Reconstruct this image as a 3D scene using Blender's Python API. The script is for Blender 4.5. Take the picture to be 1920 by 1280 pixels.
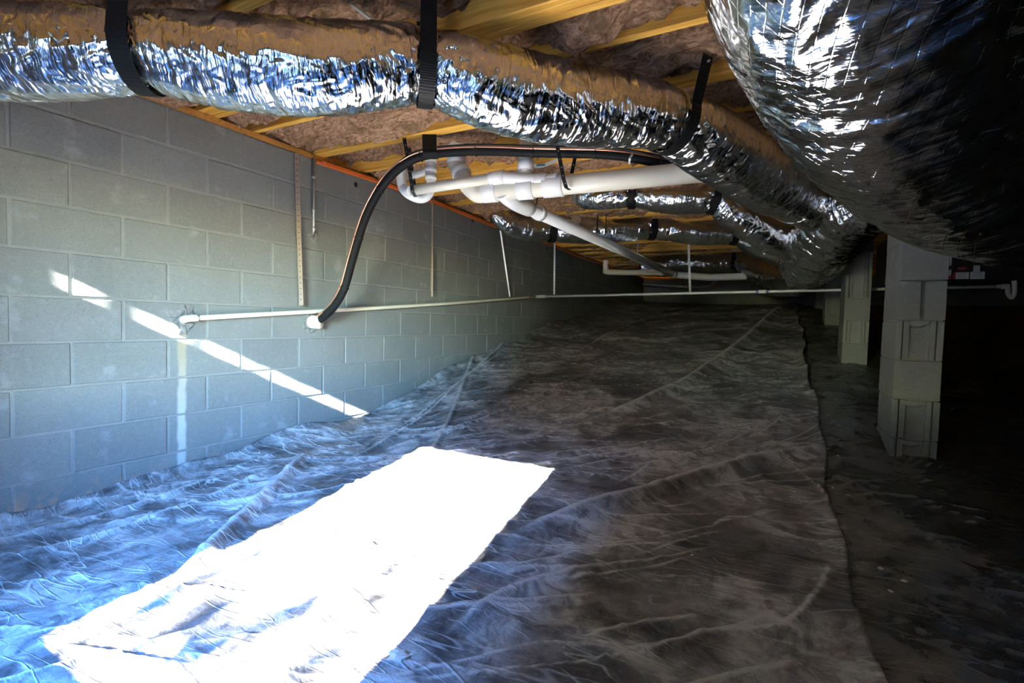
import bpy, math, random
import numpy as np
from mathutils import Vector, Matrix

random.seed(7)
rng = np.random.default_rng(11)
for o in list(bpy.data.objects):
    bpy.data.objects.remove(o, do_unlink=True)
scene = bpy.context.scene
COL = scene.collection
PI = math.pi

# ------------------------------------------------------------------ camera
# world: left block wall is the plane x = 0, y runs along it into the depth, z is up
YAW, PITCH, ROLL = 0.494895, -0.03942, 0.026806
F = Vector((-math.sin(YAW) * math.cos(PITCH), math.cos(YAW) * math.cos(PITCH), math.sin(PITCH)))
R0 = F.cross(Vector((0, 0, 1))).normalized()
U0 = R0.cross(F)
RV = R0 * math.cos(ROLL) + U0 * math.sin(ROLL)
UV = -R0 * math.sin(ROLL) + U0 * math.cos(ROLL)
cam_data = bpy.data.cameras.new('camera')
cam = bpy.data.objects.new('camera', cam_data)
COL.objects.link(cam)
cam_data.sensor_width = 36.0
cam_data.lens = 928.57 / 1920 * 36.0
cam_data.clip_start = 0.02
M = Matrix((RV, UV, -F)).transposed().to_4x4()
M.translation = Vector((2.8538, 0.0, 0.8))
cam.matrix_world = M
scene.camera = cam

# ------------------------------------------------------------------ light
SUN = Vector((-0.13, 1.0, -0.484)).normalized()       # direction the sunlight travels
world = bpy.data.worlds.new('world')
scene.world = world
world.use_nodes = True
wt = world.node_tree
wt.nodes.clear()
sky = wt.nodes.new('ShaderNodeTexSky')
sky.sky_type = 'NISHITA'
sky.sun_disc = False
sky.sun_elevation = math.asin(-SUN.z)
sky.sun_rotation = math.atan2(-SUN.x, -SUN.y)
sky.air_density = 1.2
sky.dust_density = 0.0
sky.ozone_density = 2.5
hsv = wt.nodes.new('ShaderNodeHueSaturation')
hsv.inputs['Hue'].default_value = 0.505
hsv.inputs['Saturation'].default_value = 1.25
bgn = wt.nodes.new('ShaderNodeBackground')
bgn.inputs['Strength'].default_value = 3.8
wo = wt.nodes.new('ShaderNodeOutputWorld')
wt.links.new(sky.outputs[0], hsv.inputs['Color'])
tint = wt.nodes.new('ShaderNodeMix')
tint.data_type = 'RGBA'
tint.blend_type = 'MULTIPLY'
tint.inputs[0].default_value = 1.0
tint.inputs[7].default_value = (.74, .93, 1.22, 1)
wt.links.new(hsv.outputs[0], tint.inputs[6])
wt.links.new(tint.outputs[2], bgn.inputs['Color'])
wt.links.new(bgn.outputs[0], wo.inputs['Surface'])

sl = bpy.data.lights.new('sun', 'SUN')
sl.energy = 56.0
sl.angle = math.radians(0.53)
sl.color = (1.0, 0.975, 0.94)
so = bpy.data.objects.new('sun', sl)
COL.objects.link(so)
so.rotation_euler = SUN.to_track_quat('-Z', 'Y').to_euler()
so.location = (3, -8, 6)

DOOR = (1.35, 2.25, 0.45, 1.455)                       # access opening in the near wall: x0, x1, z0, z1
WF = (-0.6, -0.5)                                      # near wall, outer and inner face
pl = bpy.data.lights.new('door_daylight', 'AREA')      # portal: guides sky sampling, emits nothing of its own
pl.shape = 'RECTANGLE'
pl.size = DOOR[1] - DOOR[0]
pl.size_y = DOOR[3] - DOOR[2]
pl.cycles.is_portal = True
po = bpy.data.objects.new('door_daylight', pl)
COL.objects.link(po)
po.location = ((DOOR[0] + DOOR[1]) / 2, WF[0] - .01, (DOOR[2] + DOOR[3]) / 2)
po.rotation_euler = (PI / 2, 0, 0)

scene.view_settings.view_transform = 'Standard'
scene.view_settings.look = 'None'
scene.view_settings.gamma = 1.0
scene.view_settings.use_curve_mapping = False
scene.view_settings.exposure = 2.75

# ------------------------------------------------------------------ numpy noise
def _h(ix, iy, iz, seed):
    n = (ix.astype(np.int64) * 374761393 + iy.astype(np.int64) * 668265263 + iz.astype(np.int64) * 2147483647 + seed * 1274126177) & 0xffffffff
    n = ((n ^ (n >> 13)) * 1274126177) & 0xffffffff
    n = ((n ^ (n >> 16)) * 2246822519) & 0xffffffff
    return ((n ^ (n >> 15)) & 0xffffff) / float(0xffffff) * 2 - 1
def vn(x, y, z=0.0, seed=0):
    x, y, z = np.broadcast_arrays(np.asarray(x, float), np.asarray(y, float), np.asarray(z, float))
    ix, iy, iz = np.floor(x), np.floor(y), np.floor(z)
    fx, fy, fz = x - ix, y - iy, z - iz
    fx, fy, fz = [t * t * t * (t * (t * 6 - 15) + 10) for t in (fx, fy, fz)]
    def c(a, b, d): return _h(ix + a, iy + b, iz + d, seed)
    def l(a, b, t): return a + (b - a) * t
    return l(l(l(c(0,0,0), c(1,0,0), fx), l(c(0,1,0), c(1,1,0), fx), fy),
             l(l(c(0,0,1), c(1,0,1), fx), l(c(0,1,1), c(1,1,1), fx), fy), fz)
def fbm(x, y, z=0.0, seed=0, o=4):
    s, a = 0, 1
    for k in range(o):
        s = s + a * vn(x * 2**k, y * 2**k, np.asarray(z) * 2**k, seed + k * 17)
        a *= .5
    return s / 1.9

# ------------------------------------------------------------------ mesh helpers
def link(name, mesh, mat, parent=None):
    o = bpy.data.objects.new(name, mesh)
    COL.objects.link(o)
    if mat is not None and not mesh.materials:
        mesh.materials.append(mat)
    if parent is not None:
        o.parent = parent
    return o
def mesh_from(name, v, f, smooth=False, uv=None):
    me = bpy.data.meshes.new(name)
    me.from_pydata([tuple(map(float, p)) for p in v], [], [tuple(map(int, q)) for q in f])
    if uv is not None:
        lay = me.uv_layers.new(name='UVMap')
        li = np.zeros(len(me.loops), dtype=np.int32)
        me.loops.foreach_get('vertex_index', li)
        lay.data.foreach_set('uv', np.asarray(uv, dtype=np.float32)[li].ravel())
    if smooth:
        me.polygons.foreach_set('use_smooth', np.ones(len(me.polygons), dtype=bool))
    me.update()
    return me
class MB:
    """collects shapes, build() links them as one mesh object"""
    def __init__(s): s.v = []; s.f = []; s.sm = []
    def add(s, v, f, smooth=False):
        n = len(s.v)
        s.v += [tuple(p) for p in v]
        s.f += [tuple(i + n for i in q) for q in f]
        s.sm += [smooth] * len(f)
        return s
    def box(s, x0, x1, y0, y1, z0, z1, b=0.0):
        if b <= 0:
            v = [(x, y, z) for z in (z0, z1) for y in (y0, y1) for x in (x0, x1)]
            return s.add(v, [(0,2,3,1), (4,5,7,6), (0,1,5,4), (2,6,7,3), (0,4,6,2), (1,3,7,5)])
        # chamfered box, 24 vertices
        X, Y, Z = (x0, x1), (y0, y1), (z0, z1)
        v = []; idx = {}
        for i in (0,1):
            for j in (0,1):
                for k in (0,1):
                    sx, sy, sz = (b if i == 0 else -b), (b if j == 0 else -b), (b if k == 0 else -b)
                    for a, p in enumerate(((X[i], Y[j]+sy, Z[k]+sz), (X[i]+sx, Y[j], Z[k]+sz), (X[i]+sx, Y[j]+sy, Z[k]))):
                        idx[i,j,k,a] = len(v); v.append(p)
        f = []
        for i in (0,1):
            q = [idx[i,0,0,0], idx[i,0,1,0], idx[i,1,1,0], idx[i,1,0,0]]; f.append(q if i == 0 else q[::-1])
            q = [idx[0,i,0,1], idx[1,i,0,1], idx[1,i,1,1], idx[0,i,1,1]]; f.append(q if i == 0 else q[::-1])
            q = [idx[0,0,i,2], idx[0,1,i,2], idx[1,1,i,2], idx[1,0,i,2]]; f.append(q if i == 0 else q[::-1])
        for i in (0,1):
            for j in (0,1):
                q = [idx[i,j,0,0], idx[i,j,1,0], idx[i,j,1,1], idx[i,j,0,1]]; f.append(q if (i ^ j) else q[::-1])
                q = [idx[i,0,j,0], idx[i,1,j,0], idx[i,1,j,2], idx[i,0,j,2]]; f.append(q[::-1] if (i ^ j) else q)
                q = [idx[0,i,j,1], idx[1,i,j,1], idx[1,i,j,2], idx[0,i,j,2]]; f.append(q if (i ^ j) else q[::-1])
        for i in (0,1):
            for j in (0,1):
                for k in (0,1):
                    q = [idx[i,j,k,0], idx[i,j,k,1], idx[i,j,k,2]]; f.append(q if (i + j + k) % 2 else q[::-1])
        return s.add(v, f)
    def tube(s, pts, r, n=12, caps=True):
        P = np.array(pts, float)
        rr = np.full(len(P), r, float) if np.isscalar(r) else np.array(r, float)
        T, S, N = frames(P)
        a = np.linspace(0, 2 * PI, n, endpoint=False)
        V = P[:, None, :] + rr[:, None, None] * (np.cos(a)[None, :, None] * S[:, None, :] + np.sin(a)[None, :, None] * N[:, None, :])
        v = V.reshape(-1, 3).tolist()
        f = []
        for i in range(len(P) - 1):
            for j in range(n):
                k = (j + 1) % n
                f.append((i*n+j, i*n+k, (i+1)*n+k, (i+1)*n+j))
        s.add(v, f, True)
        if caps:
            s.f.append(tuple(len(s.v) - len(v) + j for j in range(n))[::-1]); s.sm.append(False)
            s.f.append(tuple(len(s.v) - n + j for j in range(n))); s.sm.append(False)
        return s
    def strip(s, pts, wdir, w, th):
        """flat band: pts centre line, wdir width direction, th thickness"""
        P = np.array(pts, float)
        W = np.array(wdir, float)
        if W.ndim == 1: W = np.tile(W, (len(P), 1))
        W = W / np.linalg.norm(W, axis=1)[:, None]
        T = np.gradient(P, axis=0); T /= np.linalg.norm(T, axis=1)[:, None] + 1e-9
        N = np.cross(T, W); N /= np.linalg.norm(N, axis=1)[:, None] + 1e-9
        V = np.stack([P - W*w/2 - N*th/2, P + W*w/2 - N*th/2, P + W*w/2 + N*th/2, P - W*w/2 + N*th/2], 1)
        f = []
        for i in range(len(P) - 1):
            for j in range(4):
                k = (j + 1) % 4
                f.append((i*4+j, i*4+k, (i+1)*4+k, (i+1)*4+j))
        m = (len(P) - 1) * 4
        f += [(3, 2, 1, 0), (m, m+1, m+2, m+3)]
        return s.add(V.reshape(-1, 3).tolist(), f)
    def build(s, name, mat, parent=None):
        me = mesh_from(name, s.v, s.f)
        me.polygons.foreach_set('use_smooth', np.array(s.sm, dtype=bool))
        return link(name, me, mat, parent)
def frames(P):
    T = np.gradient(P, axis=0)
    T /= np.linalg.norm(T, axis=1)[:, None] + 1e-12
    S = np.zeros_like(P); N = np.zeros_like(P)
    ref = np.array([0, 0, 1.0]) if abs(T[0, 2]) < .8 else np.array([1.0, 0, 0])
    s0 = np.cross(T[0], ref); s0 /= np.linalg.norm(s0)
    for i in range(len(P)):
        s0 = s0 - T[i] * (s0 @ T[i]); s0 /= np.linalg.norm(s0)
        S[i] = s0; N[i] = np.cross(s0, T[i])
    return T, S, N
def smooth_path(pts, n=8):
    """Catmull-Rom through pts; pts may carry extra columns (radius)"""
    P = np.array(pts, float)
    Q = np.vstack([2*P[0]-P[1], P, 2*P[-1]-P[-2]])
    out = []
    for i in range(1, len(Q) - 2):
        for t in np.linspace(0, 1, n, endpoint=False):
            a, b, c, d = Q[i-1], Q[i], Q[i+1], Q[i+2]
            out.append(.5*((2*b)+(-a+c)*t+(2*a-5*b+4*c-d)*t*t+(-a+3*b-3*c+d)*t**3))
    out.append(P[-1])
    return np.array(out)
def resample(P, step):
    d = np.r_[0, np.cumsum(np.linalg.norm(np.diff(P[:, :3], axis=0), axis=1))]
    n = max(3, int(d[-1] / step))
    t = np.linspace(0, d[-1], n)
    return np.stack([np.interp(t, d, P[:, k]) for k in range(P.shape[1])], 1), t
def empty(name, loc, label=None, cat=None, group=None):
    o = bpy.data.objects.new(name, None)
    COL.objects.link(o)
    o.location = loc
    o.empty_display_size = .05
    return tag(o, label, cat, group)
def tag(o, label=None, cat=None, group=None, kind=None):
    if label: o['label'] = label
    if cat: o['category'] = cat
    if group: o['group'] = group
    if kind: o['kind'] = kind
    return o
def keep(o, parent):
    """parent without moving: vertices are in world space, the parent Empty sits at the base"""
    o.parent = parent
    o.matrix_parent_inverse = Matrix.Translation(parent.location).inverted()
    return o

CP = np.array((2.8538, 0.0, 0.8))
def ray(x, y): return np.array(F) + np.array(RV)*(x - 960)/928.57 + np.array(UV)*(640 - y)/928.57
def on_depth(x, y, t): return tuple(CP + ray(x, y)*t)
def on_x(x, y, v): d = ray(x, y); return tuple(CP + d*(v - CP[0])/d[0])
def on_y(x, y, v): d = ray(x, y); return tuple(CP + d*(v - CP[1])/d[1])
ORD = ['first', 'second', 'third', 'fourth', 'fifth', 'sixth', 'seventh', 'eighth', 'ninth', 'tenth', 'eleventh', 'twelfth',
       'thirteenth', 'fourteenth', 'fifteenth', 'sixteenth', 'seventeenth', 'eighteenth', 'nineteenth', 'twentieth',
       'twenty-first', 'twenty-second', 'twenty-third', 'twenty-fourth', 'twenty-fifth', 'twenty-sixth', 'twenty-seventh',
       'twenty-eighth', 'twenty-ninth', 'thirtieth']

# ------------------------------------------------------------------ materials
class NT:
    def __init__(s, name):
        s.m = bpy.data.materials.new(name); s.m.use_nodes = True
        s.t = s.m.node_tree; s.t.nodes.clear()
        s.out = s.n('ShaderNodeOutputMaterial')
        s.b = s.n('ShaderNodeBsdfPrincipled')
        s.t.links.new(s.b.outputs[0], s.out.inputs['Surface'])
    def n(s, ty, **k):
        x = s.t.nodes.new(ty)
        for a, v in k.items(): setattr(x, a, v)
        return x
    def set(s, node, **k):
        for a, v in k.items():
            a = a.replace('_', ' ')
            i = node.inputs[int(a[1:])] if a[0] == 'i' and a[1:].isdigit() else node.inputs[a]
            if hasattr(v, 'is_output') or isinstance(v, bpy.types.NodeSocket): s.t.links.new(v, i)
            else: i.default_value = v
        return node
    def pos(s): return s.n('ShaderNodeNewGeometry').outputs['Position']
    def obj(s): return s.n('ShaderNodeTexCoord').outputs['Object']
    def uv(s): return s.n('ShaderNodeTexCoord').outputs['UV']
    def map(s, vec, scale=(1,1,1), rot=(0,0,0), loc=(0,0,0)):
        m = s.n('ShaderNodeMapping'); s.t.links.new(vec, m.inputs[0])
        m.inputs['Scale'].default_value = scale; m.inputs['Rotation'].default_value = rot; m.inputs['Location'].default_value = loc
        return m.outputs[0]
    def noise(s, vec, scale, detail=4, rough=.55, dist=0.0):
        x = s.n('ShaderNodeTexNoise'); s.t.links.new(vec, x.inputs['Vector'])
        x.inputs['Scale'].default_value = scale; x.inputs['Detail'].default_value = detail
        x.inputs['Roughness'].default_value = rough; x.inputs['Distortion'].default_value = dist
        return x.outputs['Fac']
    def ramp(s, fac, stops):
        r = s.n('ShaderNodeValToRGB'); s.t.links.new(fac, r.inputs[0])
        e = r.color_ramp.elements
        while len(e) < len(stops): e.new(.5)
        for q, (p, c) in zip(e, stops):
            q.position = p; q.color = c if len(c) == 4 else (*c, 1)
        return r.outputs[0]
    def math(s, op, a, b=0.0, clamp=False):
        m = s.n('ShaderNodeMath', operation=op, use_clamp=clamp)
        for i, v in enumerate((a, b)):
            if isinstance(v, bpy.types.NodeSocket): s.t.links.new(v, m.inputs[i])
            else: m.inputs[i].default_value = v
        return m.outputs[0]
    def mr(s, v, a, b, c=0.0, d=1.0):
        m = s.n('ShaderNodeMapRange', interpolation_type='SMOOTHSTEP'); s.t.links.new(v, m.inputs[0])
        for i, q in enumerate((a, b, c, d)): m.inputs[i+1].default_value = q
        return m.outputs[0]
    def mix(s, fac, a, b, mode='MIX'):
        m = s.n('ShaderNodeMix', data_type='RGBA', blend_type=mode)
        for i, v in ((0, fac), (6, a), (7, b)):
            if isinstance(v, bpy.types.NodeSocket): s.t.links.new(v, m.inputs[i])
            elif i == 0: m.inputs[0].default_value = v
            else: m.inputs[i].default_value = v if len(v) == 4 else (*v, 1)
        return m.outputs[2]
    def bump(s, h, strength=.5, dist=.01, prev=None):
        b = s.n('ShaderNodeBump'); s.t.links.new(h, b.inputs['Height'])
        b.inputs['Strength'].default_value = strength; b.inputs['Distance'].default_value = dist
        if prev is not None: s.t.links.new(prev, b.inputs['Normal'])
        return b.outputs[0]
    def fin(s, col=None, rough=None, metal=None, normal=None, spec=None):
        for nm, v in (('Base Color', col), ('Roughness', rough), ('Metallic', metal), ('Normal', normal), ('Specular IOR Level', spec)):
            if v is None: continue
            if isinstance(v, bpy.types.NodeSocket): s.t.links.new(v, s.b.inputs[nm])
            elif nm == 'Base Color': s.b.inputs[nm].default_value = (*v, 1)
            else: s.b.inputs[nm].default_value = v
        return s.m
def plain(name, col, rough=.5, metal=0.0, var=.12, scale=25, bump=.0):
    t = NT(name)
    p = t.pos()
    nz = t.noise(p, scale, 5)
    c = t.mix(nz, tuple(q*(1-var) for q in col), tuple(min(1, q*(1+var)) for q in col))
    nrm = t.bump(t.noise(p, scale*6, 3), bump, .004) if bump else None
    return t.fin(c, rough, metal, nrm)

def m_block():
    t = NT('concrete_block')
    p = t.pos()
    sep = t.n('ShaderNodeSeparateXYZ'); t.t.links.new(p, sep.inputs[0])
    X, Y, Z = sep.outputs
    rnd = t.n('ShaderNodeObjectInfo').outputs['Random']
    big = t.noise(p, 3.2, 4, .6)
    fine = t.noise(p, 260, 3, .7)
    mid = t.noise(p, 40, 4, .6)
    c = t.mix(big, (.172, .175, .156), (.25, .253, .228))
    c = t.mix(t.math('MULTIPLY', rnd, .34), c, (.125, .129, .122))
    c = t.mix(t.mr(fine, .52, .72), c, (.09, .092, .088))
    c = t.mix(t.math('MULTIPLY', t.mr(mid, .45, .75), .25), c, (.27, .275, .265))
    # lime streak that ran down from the pipe hole in the long wall
    wob = t.math('MULTIPLY', t.math('SUBTRACT', t.noise(p, 9, 3), .5), .035)
    dy = t.math('ABSOLUTE', t.math('ADD', t.math('SUBTRACT', Y, 1.512), wob))
    band = t.mr(dy, .03, .012)
    zin = t.math('MULTIPLY', t.mr(Z, .76, .72), t.mr(X, .25, .2))
    tone = t.mix(t.mr(Z, .15, .6), (.43, .43, .41), (.34, .285, .19))
    c = t.mix(t.math('MULTIPLY', t.math('MULTIPLY', band, zin), t.mr(t.noise(p, 24, 4), .12, .42)), c, tone)
    # splashed red clay along the foot of the near wall
    clay = t.math('MULTIPLY', t.mr(Z, .03, -.12), t.mr(t.noise(p, 11, 5, .65), .46, .62))
    clay = t.math('MULTIPLY', clay, t.mr(X, .25, .2))
    c = t.mix(clay, c, (.50, .27, .17))
    # efflorescence clouds
    eff = t.math('MULTIPLY', t.mr(t.noise(p, 5.5, 5, .6), .58, .72), .45)
    c = t.mix(eff, c, (.33, .335, .33))
    pits = t.noise(p, 330, 2, .6)
    n1 = t.bump(pits, .55, .004)
    n2 = t.bump(mid, .25, .006, n1)
    return t.fin(c, .92, 0, n2, .25)
def m_mortar():
    t = NT('mortar')
    p = t.pos()
    c = t.mix(t.noise(p, 14, 5), (.19, .19, .170), (.275, .273, .25))
    return t.fin(c, .95, 0, t.bump(t.noise(p, 150, 4), .7, .006), .2)
def m_wood(name, a, b, knot=True):
    t = NT(name)
    o = t.pos()
    rnd = t.n('ShaderNodeObjectInfo').outputs['Random']
    off = t.n('ShaderNodeCombineXYZ'); t.t.links.new(t.math('MULTIPLY', rnd, 37.0), off.inputs[0]); t.t.links.new(t.math('MULTIPLY', rnd, 11.0), off.inputs[2])
    va = t.n('ShaderNodeVectorMath', operation='ADD'); t.t.links.new(o, va.inputs[0]); t.t.links.new(off.outputs[0], va.inputs[1])
    v = t.map(va.outputs[0], (1.3, 26, 26))
    g = t.noise(v, 1.6, 5, .6, 1.1)
    g2 = t.noise(t.map(va.outputs[0], (4, 160, 160)), 1.5, 3, .6)
    c = t.mix(t.mr(g, .36, .62), a, b)
    c = t.mix(t.math('MULTIPLY', t.mr(g2, .5, .75), .35), c, tuple(q*.55 for q in a))
    c = t.mix(t.math('MULTIPLY', rnd, .3), c, tuple(q*.62 for q in b))
    return t.fin(c, .62, 0, t.bump(g2, .15, .003), .3)
def m_insul():
    t = NT('fibreglass')
    p = t.pos()
    w = t.noise(p, 6, 5, .6, 1.5)
    fib = t.noise(t.map(p, (5, 13, 13), (0, 0, .5)), 1.5, 8, .66, 3.0)
    c = t.ramp(fib, [(.28, (.10, .05, .03)), (.44, (.44, .24, .14)), (.58, (.76, .47, .29)), (.78, (.88, .64, .44))])
    c = t.mix(t.mr(w, .5, .72), c, (.34, .21, .10))
    n = t.bump(fib, 1.0, .035)
    n = t.bump(t.noise(p, 130, 4, .7, 1.0), .6, .006, n)
    m = t.fin(c, 1.0, 0, n, .05)
    return m
def m_foil(name, su=1.0, rough=.13, scrim=False, amp=1.0):
    t = NT(name)
    uv = t.uv()
    warp = t.n('ShaderNodeVectorMath', operation='MULTIPLY_ADD')
    nzc = t.n('ShaderNodeTexNoise'); t.t.links.new(uv, nzc.inputs['Vector']); nzc.inputs['Scale'].default_value = 7; nzc.inputs['Detail'].default_value = 3
    t.t.links.new(nzc.outputs['Color'], warp.inputs[0]); warp.inputs[1].default_value = (.05, .09, 0); t.t.links.new(uv, warp.inputs[2])
    u2 = warp.outputs[0]
    vor = t.n('ShaderNodeTexVoronoi', feature='F1'); t.t.links.new(t.map(u2, (95*su, 16*su, 1), (0, 0, .12)), vor.inputs['Vector']); vor.inputs['Scale'].default_value = 1
    vor2 = t.n('ShaderNodeTexVoronoi', feature='F1'); t.t.links.new(t.map(u2, (40*su, 13*su, 1), (0, 0, -.2)), vor2.inputs['Vector']); vor2.inputs['Scale'].default_value = 1
    str_ = t.noise(t.map(u2, (130*su, 11*su, 1), (0, 0, .06)), 1, 4, .6, .4)
    patch = t.mr(t.noise(uv, 5.5*su, 3), .35, .62, .25, 1.0)
    fac_ = t.noise(t.map(u2, (15*su, 2.6*su, 1), (0, 0, .2)), 1, 2, .5, .5)
    rdg = t.math('ABSOLUTE', t.math('SUBTRACT', t.noise(t.map(u2, (42*su, 7*su, 1), (0, 0, .10)), 1, 3, .5, .3), .5))
    n = t.bump(fac_, .5*amp, .05)
    n = t.bump(vor2.outputs['Distance'], .16*amp, .012, n)
    n = t.bump(rdg, .55*amp, .02, n)
    n = t.bump(t.math('MULTIPLY', vor.outputs['Distance'], patch), .22*amp, .005, n)
    n = t.bump(t.math('MULTIPLY', str_, patch), .5*amp, .005, n)
    col = (.80, .80, .81)
    if scrim:
        sp = t.n('ShaderNodeSeparateXYZ'); t.t.links.new(t.map(uv, (1, 1, 1), (0, 0, .5)), sp.inputs[0])
        def lines(s_, per):
            a = t.math('ABSOLUTE', t.math('SUBTRACT', t.math('FRACT', t.math('DIVIDE', s_, per)), .5))
            return t.mr(a, .06, .0)
        g = t.math('MAXIMUM', lines(sp.outputs[0], .022), lines(sp.outputs[1], .035))
        n = t.bump(g, .3, .0010, n)
    rg = t.mr(t.noise(uv, 30, 4), .3, .7, rough*.7, rough*1.5)
    return t.fin(col, rg, 1.0, n)
def m_sheet(name, dust0, dustc, gloss=.34, clean=False):
    t = NT(name)
    p = t.pos()
    at = t.n('ShaderNodeAttribute', attribute_name='crest'); crest = at.outputs['Fac']
    cloud = t.noise(p, 2.1, 6, .62, .6)
    scr = t.noise(t.map(p, (7, 26, 5), (0, 0, .6)), 1.6, 7, .75, 2.4)
    scr2 = t.noise(t.map(p, (30, 7, 5), (0, 0, .45)), 1.5, 6, .75, 2.0)
    spk = t.noise(p, 120, 3, .8)
    blot = t.noise(p, 9, 6, .7, .8)
    d = t.mr(cloud, .36, .64, dust0*.2, dust0)
    d = t.math('MULTIPLY', d, t.mr(blot, .32, .62, .25, 1.45))
    d = t.math('ADD', d, t.mr(scr, .56, .69, 0, dust0*.75))
    d = t.math('ADD', d, t.mr(scr2, .58, .70, 0, dust0*.5))
    d = t.math('ADD', d, t.math('MULTIPLY', crest, dust0*1.5))
    def web(sc, rot, k, seedloc):
        q = t.noise(t.map(p, sc, (0, 0, rot), seedloc), 1.0, 1.2, .4, .15)
        return t.math('MULTIPLY', t.mr(t.math('ABSOLUTE', t.math('SUBTRACT', q, .5)), k, 0.0), t.mr(t.noise(t.map(p, (1, 1, 1), (0, 0, 0), seedloc), 2.6, 3), .42, .62))
    wb_ = t.math('MAXIMUM', web((1.1, 7.5, 2), .62, .012, (0, 0, 0)), t.math('MAXIMUM', web((2.2, 15, 4), .5, .018, (3, 7, 0)), web((1.6, 10.0, 2), .95, .012, (8, 1, 0))))
    d = t.math('ADD', d, t.math('MULTIPLY', wb_, dust0*.85))
    if clean:                                            # dust was tracked in only as far as the overlap
        sx_ = t.n('ShaderNodeSeparateXYZ'); t.t.links.new(p, sx_.inputs[0])
        d = t.math('MULTIPLY', d, t.mr(sx_.outputs[0], 3.0, 3.75, .85, .06))
    d = t.math('ADD', d, t.mr(spk, .665, .73, 0, .55), True)
    c = t.mix(d, (.012, .012, .013), dustc)
    rg = t.mr(d, 0, .5, gloss, .62)
    n = t.bump(t.noise(t.map(p, (10, 22, 10), (0, 0, .5)), 1.4, 6, .65, 1.6), .5, .012)
    n = t.bump(blot, .3, .006, n)
    n = t.bump(wb_, .6, .006, n)
    n = t.bump(t.noise(t.map(p, (40, 90, 40), (0, 0, .6)), 1, 4, .7, 1.0), .25, .004, n)
    return t.fin(c, rg, 0, n, .42)
def m_webbing():
    t = NT('black_webbing')
    p = t.pos()
    sep = t.n('ShaderNodeSeparateXYZ'); t.t.links.new(p, sep.inputs[0])
    rib = t.math('SINE', t.math('MULTIPLY', sep.outputs[2], 900.0))
    return t.fin((.009, .009, .009), .55, 0, t.bump(rib, .35, .001), .2)
def m_leaf(name, a, b, tr=0.0):
    t = NT(name)
    c = t.mix(t.noise(t.pos(), 9, 3), a, b)
    t.fin(c, .5)
    if tr:
        tl = t.n('ShaderNodeBsdfTranslucent'); t.t.links.new(c, tl.inputs[0])
        mx = t.n('ShaderNodeMixShader'); mx.inputs[0].default_value = tr
        t.t.links.new(t.b.outputs[0], mx.inputs[1]); t.t.links.new(tl.outputs[0], mx.inputs[2]); t.t.links.new(mx.outputs[0], t.out.inputs['Surface'])
    return t.m
MT = {}
MT['block'] = m_block()
MT['mortar'] = m_mortar()
MT['wood'] = m_wood('joist_pine', (.66, .30, .036), (.92, .52, .10))
MT['plate'] = m_wood('sill_pine', (.38, .155, .03), (.60, .27, .06))
MT['subfloor'] = plain('subfloor_board', (.34, .22, .10), .8, 0, .3, 14)
MT['insul'] = m_insul()
MT['foil'] = m_foil('foil_jacket', 1.0, .10)
MT['foil_big'] = m_foil('foil_jacket_scrim', .62, .10, True, 1.05)
MT['foil_trunk'] = m_foil('foil_jacket_trunk', .7, .13, False, 1.35)
MT['foil_far'] = m_foil('foil_jacket_far', .8, .15, False, 1.1)
MT['webbing'] = m_webbing()
MT['black'] = plain('black_plastic', (.014, .014, .015), .42)
MT['foam'] = plain('black_foam', (.008, .008, .0085), .6, 0, .2, 60, .2)
MT['foam'].node_tree.nodes['Principled BSDF'].inputs['Specular IOR Level'].default_value = .15
MT['black'].node_tree.nodes['Principled BSDF'].inputs['Specular IOR Level'].default_value = .25
MT['copper'] = plain('copper', (.72, .36, .24), .32, .85, .15, 18)
MT['pvc'] = plain('pvc_cream', (.72, .68, .57), .36, 0, .06, 6)
MT['pvcw'] = plain('pvc_white', (.74, .74, .72), .34, 0, .04, 6)
MT['cpvc'] = plain('pipe_ivory', (.78, .71, .56), .38, 0, .06, 6)
MT['purple'] = plain('pipe_primer', (.16, .12, .42), .5)
MT['orange'] = plain('orange_jacket', (.70, .14, .02), .45)
MT['galv'] = plain('galvanised', (.46, .45, .42), .45, .8, .15, 40)
MT['tan'] = plain('tan_strap', (.27, .20, .15), .6, .2, .15, 30)
MT['white'] = plain('white_vinyl', (.78, .78, .76), .5, 0, .04, 8)
MT['grey'] = plain('label_print', (.30, .30, .30), .6, 0, .05, 8)
MT['red'] = plain('red_print', (.42, .02, .02), .45, 0, .05, 8)
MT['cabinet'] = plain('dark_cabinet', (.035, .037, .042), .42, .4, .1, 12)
MT['blue'] = plain('blue_tag', (.05, .25, .50), .5)
MT['sheet'] = m_sheet('dusty_poly', .64, (.50, .49, .48))
MT['sheet2'] = m_sheet('clean_poly', .46, (.42, .41, .39), .2, True)
MT['dirt'] = plain('red_soil', (.26, .14, .085), .95, 0, .4, 12, .8)
MT['pebble'] = plain('pale_crumb', (.62, .60, .54), .9, 0, .2, 60, .4)
MT['cable'] = plain('cream_cable', (.70, .66, .50), .5)
MT['lawn'] = plain('lawn', (.042, .045, .042), .95, 0, .4, 3, .6)
MT['leaf'] = m_leaf('leaf_dark', (.05, .065, .03), (.10, .105, .045))
MT['leaf_sun'] = m_leaf('leaf_yellow', (.42, .40, .05), (.60, .52, .08), .5)
MT['bark'] = plain('bark', (.16, .11, .07), .9, 0, .3, 20, .6)
MT['lime'] = plain('broken_mortar', (.20, .195, .18), .95, 0, .6, 60, .9)

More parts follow.
